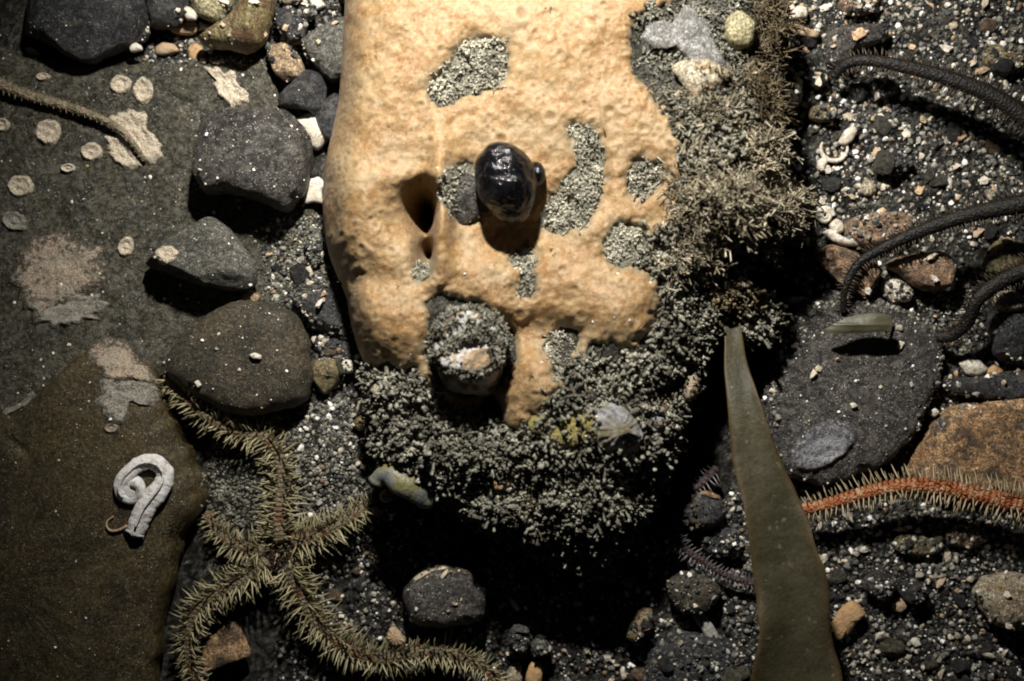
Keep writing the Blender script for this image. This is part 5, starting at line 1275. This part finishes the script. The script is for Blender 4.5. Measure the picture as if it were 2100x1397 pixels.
# coil and ring shells
b, _ = sight(1690, 443)
th = np.linspace(0, 4.2 * np.pi, 90); rr = np.linspace(16, 3, 90)
Q = np.c_[b[0] + rr * np.cos(th), b[1] + rr * np.sin(th), b[2] + 7 + np.linspace(0, 7, 90)]
V, F = tube(Q, np.linspace(6.5, 2.0, 90), 10)
o = add('coil_shell', V, F, M['shell']); tag(o, 'little white flat coil shell beside the hydroids', 'shell')
b, _ = sight(1709, 306)
th = np.linspace(math.radians(150), math.radians(372), 60)
Q = np.c_[b[0] + 27 * np.cos(th), b[1] + 25 * np.sin(th), np.full(60, b[2] + 8)]
V, F = tube(Q, 5.0 * np.sin(np.linspace(0.35, 2.9, 60)) ** 0.6, 10)
o = add('ring_shell', V, F, M['shell']); tag(o, 'white open ring of shell like a crescent on the grit', 'shell')
# translucent bead on silt
b, _ = sight(632, 836)
th = np.linspace(0, 2 * np.pi, 40)
V, F = tube(np.c_[b[0] + 9 * np.cos(th), b[1] + 8 * np.sin(th), np.full(40, b[2] + 4)], 2.2, 6, cap=False)
o = add('ring_fragment', V, F, M['shell_grey']); tag(o, 'tiny glassy ring on the grey silt beside the brown pebble', 'ring')

# ------------------------------------------------------------------ many small chips and pebbles, each one a thing
def angular(r2, sub=1, sq=(1, 0.7, 0.5), amp=0.22):
    V, F = ico(sub); V = V * (1 + r2.normal(0, amp, (len(V), 1)))
    for _ in range(4):
        n = r2.normal(size=3); n /= np.linalg.norm(n); V = V - np.maximum(0, V @ n - 0.62)[:, None] * n
    return V * np.array(sq), F
r_ = np.random.default_rng(404)
CHIP_M = []
for k in range(9):
    V, F = angular(r_, 1, (1, r_.uniform(0.45, 0.85), r_.uniform(0.22, 0.5)))
    me = new_mesh('shell_chip', V * 10, F, smooth=False); me.materials.append(M['shell_var']); CHIP_M.append(me)
PEB_M = []
for k in range(8):
    V, F = ico(2); V = V * (1 + fbm(V * 100, 90, 3, k * 3)[:, None] * 0.45)
    for _ in range(6):
        n_ = r_.normal(size=3); n_ /= np.linalg.norm(n_); V = V - np.maximum(0, V @ n_ - r_.uniform(0.5, 0.75))[:, None] * n_
    V = V * np.array((1, r_.uniform(0.6, 0.95), r_.uniform(0.4, 0.65)))
    me = new_mesh('small_pebble', V * 10, F); me.materials.append(M['pebble']); PEB_M.append(me)
LAND = [(1709, 306, 'ring shell'), (1690, 443, 'coil shell'), (1800, 470, 'rust pebble'), (1740, 550, 'leaning pebble'), (1885, 550, 'pitted orange pebble'), (1760, 90, 'rough brown stone'), (1676, 236, 'olive green pebble'), (1830, 336, 'long slate pebble'), (1784, 386, 'worn round valve'), (1950, 165, 'dark upper arm'), (2060, 122, 'dull brown stone'), (1980, 440, 'dark raised arm'), (1760, 10, 'flat rusty stone'), (1670, 60, 'tan curved flake'), (1810, 180, 'black flat pebble'), (1880, 1115, 'flat grey-green stone'), (1975, 1100, 'pinkish brown stone'), (1870, 1214, 'grey gravel pebble'), (1800, 1200, 'dark angular stone'), (2060, 1230, 'pale rough rock'), (1742, 1275, 'scallop fragment'), (1700, 1360, 'kelp blade'), (1980, 1360, 'bottom corner'), (1850, 1340, 'bottom edge'), (2060, 530, 'green-grey pebble'), (2090, 690, 'dark grey block'), (1998, 754, 'pearly shell'), (1740, 800, 'dark flat rock'), (915, 1220, 'dark round stone'), (1066, 1310, 'blue-black pebble'), (1310, 1280, 'olive oval pebble'), (1450, 1290, 'white shell plate'), (1430, 1210, 'dim brown stone'), (1275, 1382, 'white pointed chip'), (780, 1350, 'lowest star arm'), (700, 1200, 'ochre star disc'), (1190, 1200, 'boulder tip'), (1095, 1380, 'orange and white shell'), (1180, 1300, 'deep boulder shadow'), (420, 540, 'tilted stone'), (660, 610, 'dark buried rock'), (650, 510, 'small grey stone'), (560, 620, 'brown pebble'), (690, 760, 'white pebble'), (585, 130, 'tan broken stone'), (600, 60, 'black pebble'), (500, 60, 'ridged pebble'), (345, 30, 'grey-brown stone'), (430, 10, 'pale olive pebble'), (650, 100, 'grey silted stone'), (340, 100, 'small brown shell'), (640, 20, 'top white shell chip')]
def near(px, py):
    return min(LAND, key=lambda q: (q[0] - px) ** 2 + (q[1] - py) ** 2)[2]
ZONES_CHIP = [((1620, 0, 2090, 420), 130, 'white shell chips strewn on the upper gravel', 'small pale shell chip strewn on the gravel beyond the hydroids'),
              ((1660, 1060, 2090, 1390), 62, 'pale chips on the lower gravel', 'small pale chip on the dark gravel below the red arm'),
              ((1620, 420, 2090, 830), 34, 'chips among the orange pebbles', 'small pale chip between the orange pebbles and the dark flat rock'),
              ((540, 470, 700, 640), 20, 'chips in the silt by the tilted stone', 'tiny pale chip in silt between tilted stone and sponge'),
              ((560, 1120, 1300, 1395), 30, 'chips in the lower gravel', 'small pale chip in dim gravel below the boulder'),
              ((300, 0, 700, 110), 16, 'chips among the top pebbles', 'small pale chip among the pebbles at the top')]
BPOLY = to_poly(B_OUT, 60)
for (x0, y0, x1, y1), n, grp, lab in ZONES_CHIP:
    for _ in range(n):
        px, py = r_.uniform(x0, x1), r_.uniform(y0, y1)
        b, nr = sight(px, py)
        if sdist(np.array([b[0]]), np.array([b[1]]), BPOLY)[0] > -8: continue
        s = float(r_.choice([0.45, 0.65, 0.9, 1.2, 1.6], p=[0.26, 0.30, 0.24, 0.14, 0.06]))
        o = bpy.data.objects.new('shell_chip', CHIP_M[r_.integers(len(CHIP_M))]); COL.objects.link(o)
        o.matrix_local = Matrix.LocRotScale(Vector(b * S) + Vector((0, 0, 3.2 * s * S + 1.5 * S)), (Vector(nr * 1.0 + r_.normal(0, 0.35, 3))).to_track_quat('Z', 'Y') @ Matrix.Rotation(r_.uniform(0, 6.28), 3, 'Z').to_quaternion(), Vector((s, s, s)))
        tag(o, ('tiny' if s < 0.7 else 'small' if s < 1.2 else 'large') + ' pale shell chip ' + ('on the gravel' if py > 440 or px > 700 else 'among pebbles') + ' nearest the ' + near(px, py), 'shell', 'pale shell chips nearest the ' + near(px, py))
ZONES_PEB = [((1640, 0, 2090, 420), 70, 'small pebbles in the upper gravel', 'small dull pebble in the gravel beyond the hydroids'),
             ((1660, 1070, 2090, 1390), 70, 'small pebbles in the lower gravel', 'small dark pebble in the gravel below the red arm'),
             ((560, 1150, 1540, 1395), 80, 'small pebbles below the boulder', 'small dark pebble in dim gravel below the boulder'),
             ((300, 0, 700, 100), 26, 'small pebbles at the top', 'small dark pebble between the larger stones at the top'),
             ((560, 450, 720, 780), 22, 'small pebbles beside the sponge', 'small dark pebble in silt between the pebbles and the sponge'),
             ((1600, 430, 2090, 820), 24, 'small pebbles among the orange ones', 'small dark pebble in silt around the orange pebbles')]
for (x0, y0, x1, y1), n, grp, lab in ZONES_PEB:
    for _ in range(n):
        px, py = r_.uniform(x0, x1), r_.uniform(y0, y1)
        b, nr = sight(px, py)
        if sdist(np.array([b[0]]), np.array([b[1]]), BPOLY)[0] > -10 or b[2] > 45: continue
        s = float(r_.choice([0.7, 1.0, 1.4, 2.0, 2.7], p=[0.3, 0.3, 0.22, 0.12, 0.06]))
        o = bpy.data.objects.new('small_pebble', PEB_M[r_.integers(len(PEB_M))]); COL.objects.link(o)
        o.matrix_local = Matrix.LocRotScale(Vector(b * S) + Vector((0, 0, 1.8 * s * S)), (Vector(nr + r_.normal(0, 0.25, 3))).to_track_quat('Z', 'Y') @ Matrix.Rotation(r_.uniform(0, 6.28), 3, 'Z').to_quaternion(), Vector((s, s, s)))
        tag(o, ('tiny' if s < 1.2 else 'small' if s < 1.8 else 'plump') + ' dull pebble ' + ('in the grit' if py > 440 or px > 700 else 'among larger stones') + ' nearest the ' + near(px, py), 'pebble', 'dull pebbles nearest the ' + near(px, py))

# ------------------------------------------------------------------ gravel, silt crumbs and sand
GRAIN_T = [angular(r_, 0, (1, r_.uniform(0.6, 1), r_.uniform(0.5, 0.9)), 0.15) for _ in range(8)]
def grains(name, label, n, size, mat, zones, seed, maxz=1e9, zsink=0.2, tail=2.2):
    r2 = np.random.default_rng(seed); pos = []
    tot = sum(z[4] for z in zones)
    for x0, y0, x1, y1, wgt in zones:
        for _ in range(int(n * wgt / tot)):
            px, py = r2.uniform(x0, x1), r2.uniform(y0, y1)
            x, y = W(px, py, 10)
            h = BVH.ray_cast(Vector((x, y, 900)), Vector((0, 0, -1)))
            if h[0] is None or h[0].z > maxz: continue
            pos.append(h[0][:])
    pos = np.array(pos)
    s = size[0] * (size[1] / size[0]) ** (r2.uniform(0, 1, len(pos)) ** tail)
    pos[:, 2] += s * zsink
    V, F = scatter(GRAIN_T, pos, rand_rot(len(pos), r2), s, r2)
    o = add(name, V, F, mat, smooth=False)
    tag(o, label, None, None, 'stuff')
    return o
grains('gravel', 'dark mixed gravel and coarse sand between the stones', 33000, (2.0, 9.5), M['gravel'],
       [(1560, -60, 2160, 460, 8), (1560, 460, 2160, 900, 5), (1500, 1000, 2160, 1460, 8), (560, 1030, 1520, 1460, 8), (540, 440, 780, 1040, 4), (290, -60, 720, 130, 3)], 601, maxz=48)
grains('silt_crumbs', 'grey crumbs of silt heaped beside the ochre brittle star', 7000, (2.2, 6), M['turf'], [(420, 820, 780, 1080, 5), (560, 440, 720, 640, 2), (1600, 560, 2000, 760, 2)], 602, maxz=48)
grains('shell_grit', 'white shell grit scattered through the gravel', 340, (3.0, 11.0), M['specks'], [(1610, -20, 2110, 440, 6), (1650, 1060, 2110, 1400, 2)], 605, maxz=48, tail=1.4)
grains('turf_crumbs', 'grey crumbs of silt caught in the boulder turf', 4200, (2.0, 6.0), M['hydroid_brown'], [(740, 860, 1440, 1170, 5), (1180, 740, 1440, 860, 1.4), (1400, 180, 1590, 640, 2)], 604, zsink=1.6)
grains('sand_specks', 'bright specks of shell sand dusted over rocks and sponge', 2700, (0.8, 5.5), M['specks'], [(-20, 60, 660, 900, 5), (-20, 700, 430, 1420, 1.2), (330, 220, 650, 860, 2), (1560, 600, 1930, 1000, 3.5), (1560, -20, 2120, 460, 4), (1650, 1050, 2120, 1420, 3), (660, 560, 1400, 1180, 1.5), (820, 1150, 1000, 1290, 0.4)], 603, tail=4.0)

for o in bpy.data.objects:
    if '_base' in o.keys(): del o['_base']
